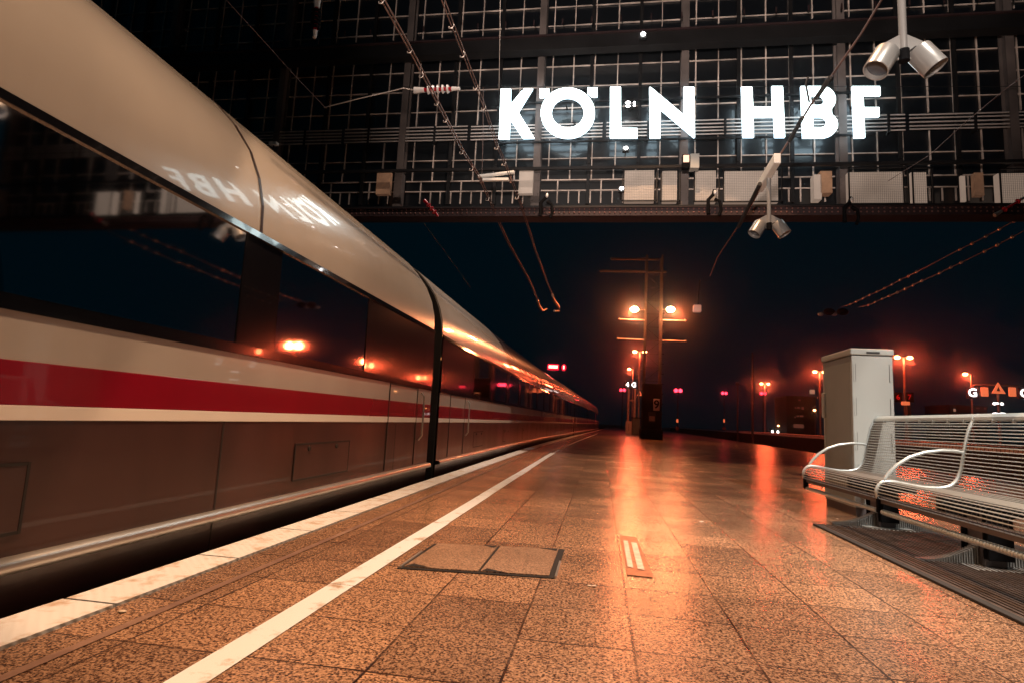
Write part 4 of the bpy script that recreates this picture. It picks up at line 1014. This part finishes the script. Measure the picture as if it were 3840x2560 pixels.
# ================================================================== FLOOR DETAILS
# sunk access cover
P = [Vector((-.945, 2.86, 0)), Vector((-.215, 2.93, 0)), Vector((-.212, 3.56, 0)), Vector((-.93, 3.42, 0))]
hc = empty('access_cover', (-.58, 3.2, 0), label='recessed double floor cover with dark joints and notched corners near the white line', cat='cover'); ol = hc.location
def quad(P_, z, name, m_, parent, t=.004):
    mb = MB(); vs = [(p[0] - ol.x, p[1] - ol.y, z) for p in P_] + [(p[0] - ol.x, p[1] - ol.y, z - t) for p in P_]
    mb.add(vs, [(0, 1, 2, 3), (7, 6, 5, 4), (0, 4, 5, 1), (1, 5, 6, 2), (2, 6, 7, 3), (3, 7, 4, 0)]); return mb.build(name, m_, parent)
M['cover'] = terrazzo('cover_paving', (.44, .28, .18), (.06, .028, .018), False)
M['black_gap'] = mat('open_joint', (.006, .004, .004), .9)
quad([(-.955, 2.835), (-.195, 2.92), (-.185, 3.575), (-.94, 3.43)], .0045, 'frame_gap', M['black_gap'], hc)
quad([(-.93, 2.868), (-.568, 2.905), (-.572, 3.49), (-.915, 3.425)], .009, 'cover_plate', M['cover'], hc)
quad([(-.556, 2.906), (-.225, 2.945), (-.222, 3.553), (-.556, 3.492)], .009, 'cover_plate', M['cover'], hc)
for tri in ([(-.925, 2.869), (-.80, 2.882), (-.90, 2.93)], [(-.55, 2.907), (-.43, 2.92), (-.535, 2.965)], [(-.225, 3.553), (-.34, 3.533), (-.228, 3.49)], [(-.575, 3.49), (-.66, 3.473), (-.585, 3.43)]):
    mb = MB(); mb.add([(x - ol.x, y - ol.y, .0102) for x, y in tri], [(0, 1, 2)]); mb.build('corner_notch', M['black_gap'], hc)
mb = MB(); mb.box((-.948 - ol.x, 2.845 - ol.y, .0), (-.936 - ol.x, 3.2 - ol.y, .012)); mb.build('edge_trim', M['alu'], hc); mb = MB(); mb.box((-.196 - ol.x, 2.93 - ol.y, 0), (-.186 - ol.x, 3.25 - ol.y, .012)); mb.build('edge_trim', M['alu'], hc)
# floor tape mark
tm = empty('floor_marking', (.18, 3.6, 0), label='worn orange floor marking with two white bars beside a tile joint', cat='marking')
A = [(.150, 4.17), (.262, 4.13), (.282, 3.10), (.155, 3.11)]
def q2(P_, z, nm, m_):
    mb = MB(); mb.add([(x - .18, y - 3.6, z) for x, y in P_], [(0, 1, 2, 3)]); return mb.build(nm, m_, tm)
q2(A, .005, 'orange_patch', M['mark']); q2([(.168, 3.97), (.196, 3.965), (.192, 3.25), (.164, 3.27)], .009, 'white_bar', M['markw']); q2([(.215, 3.93), (.250, 3.92), (.248, 3.22), (.214, 3.24)], .009, 'white_bar', M['markw'])
# chewing gum, pebbles
for i, (px, py, r, lab) in enumerate(((458, 2294, .016, 'white scrap on the floor by the edge slabs'), (2210, 2197, .012, 'left of two pale spots right of the access cover'), (2228, 2198, .013, 'right of two pale spots right of the access cover'), (2630, 1955, .02, 'pale flattened spot in the middle of the platform'), (3140, 1945, .012, 'pale fleck at the tip of the first ribbed foot'))):
    v = CM @ Vector(((px - 1920) / FPX, 1, (1280 - py) / FPX)); t_ = -CH / v.z; p = Vector((v.x * t_, v.y * t_, .004))
    o = MB().ball((0, 0, 0), (r, r * .8, .003), 8, 4).build('litter', M['markw'] if i < 3 else M['dirt']); o.location = p; tag(o, lab, 'litter', 'pale scraps on the floor')

# ================================================================== THINGS ON THE LOW PLATFORM BEHIND THE TRAIN
t = empty('fluted_column', (-7.6, 13.2, -.55), label='tall dark fluted column behind the train', cat='column')
mb = MB()
for i in range(12):
    a = i * math.pi / 6; mb.cyl((math.cos(a) * .3, math.sin(a) * .3, 0), (math.cos(a) * .3, math.sin(a) * .3, 6), .08, n=6)
mb.cyl((0, 0, 0), (0, 0, 6), .28, n=12); mb.build('shaft', M['steel_col'], t); MB().box((-.42, -.42, 0), (.42, .42, .3)).build('foot', M['concrete'], t)


# ================================================================== ADDED HAZE (for the glow around the lamps)
hz = MB().box((-120, -40, -2.2), (120, 320, 42)).build('haze', bpy.data.materials.new('glow_haze'), kind='stuff', label='added thin haze giving the lamps and sign a soft glow', cat='haze')
hm = hz.data.materials[0]; hm.use_nodes = True; nt = hm.node_tree; nt.nodes.remove(nt.nodes['Principled BSDF'])
pv = nt.nodes.new('ShaderNodeVolumePrincipled'); pv.inputs['Density'].default_value = .0012; pv.inputs['Anisotropy'].default_value = .98; pv.inputs['Color'].default_value = (.9, .9, .95, 1)
nt.links.new(pv.outputs[0], nt.nodes['Material Output'].inputs['Volume'])
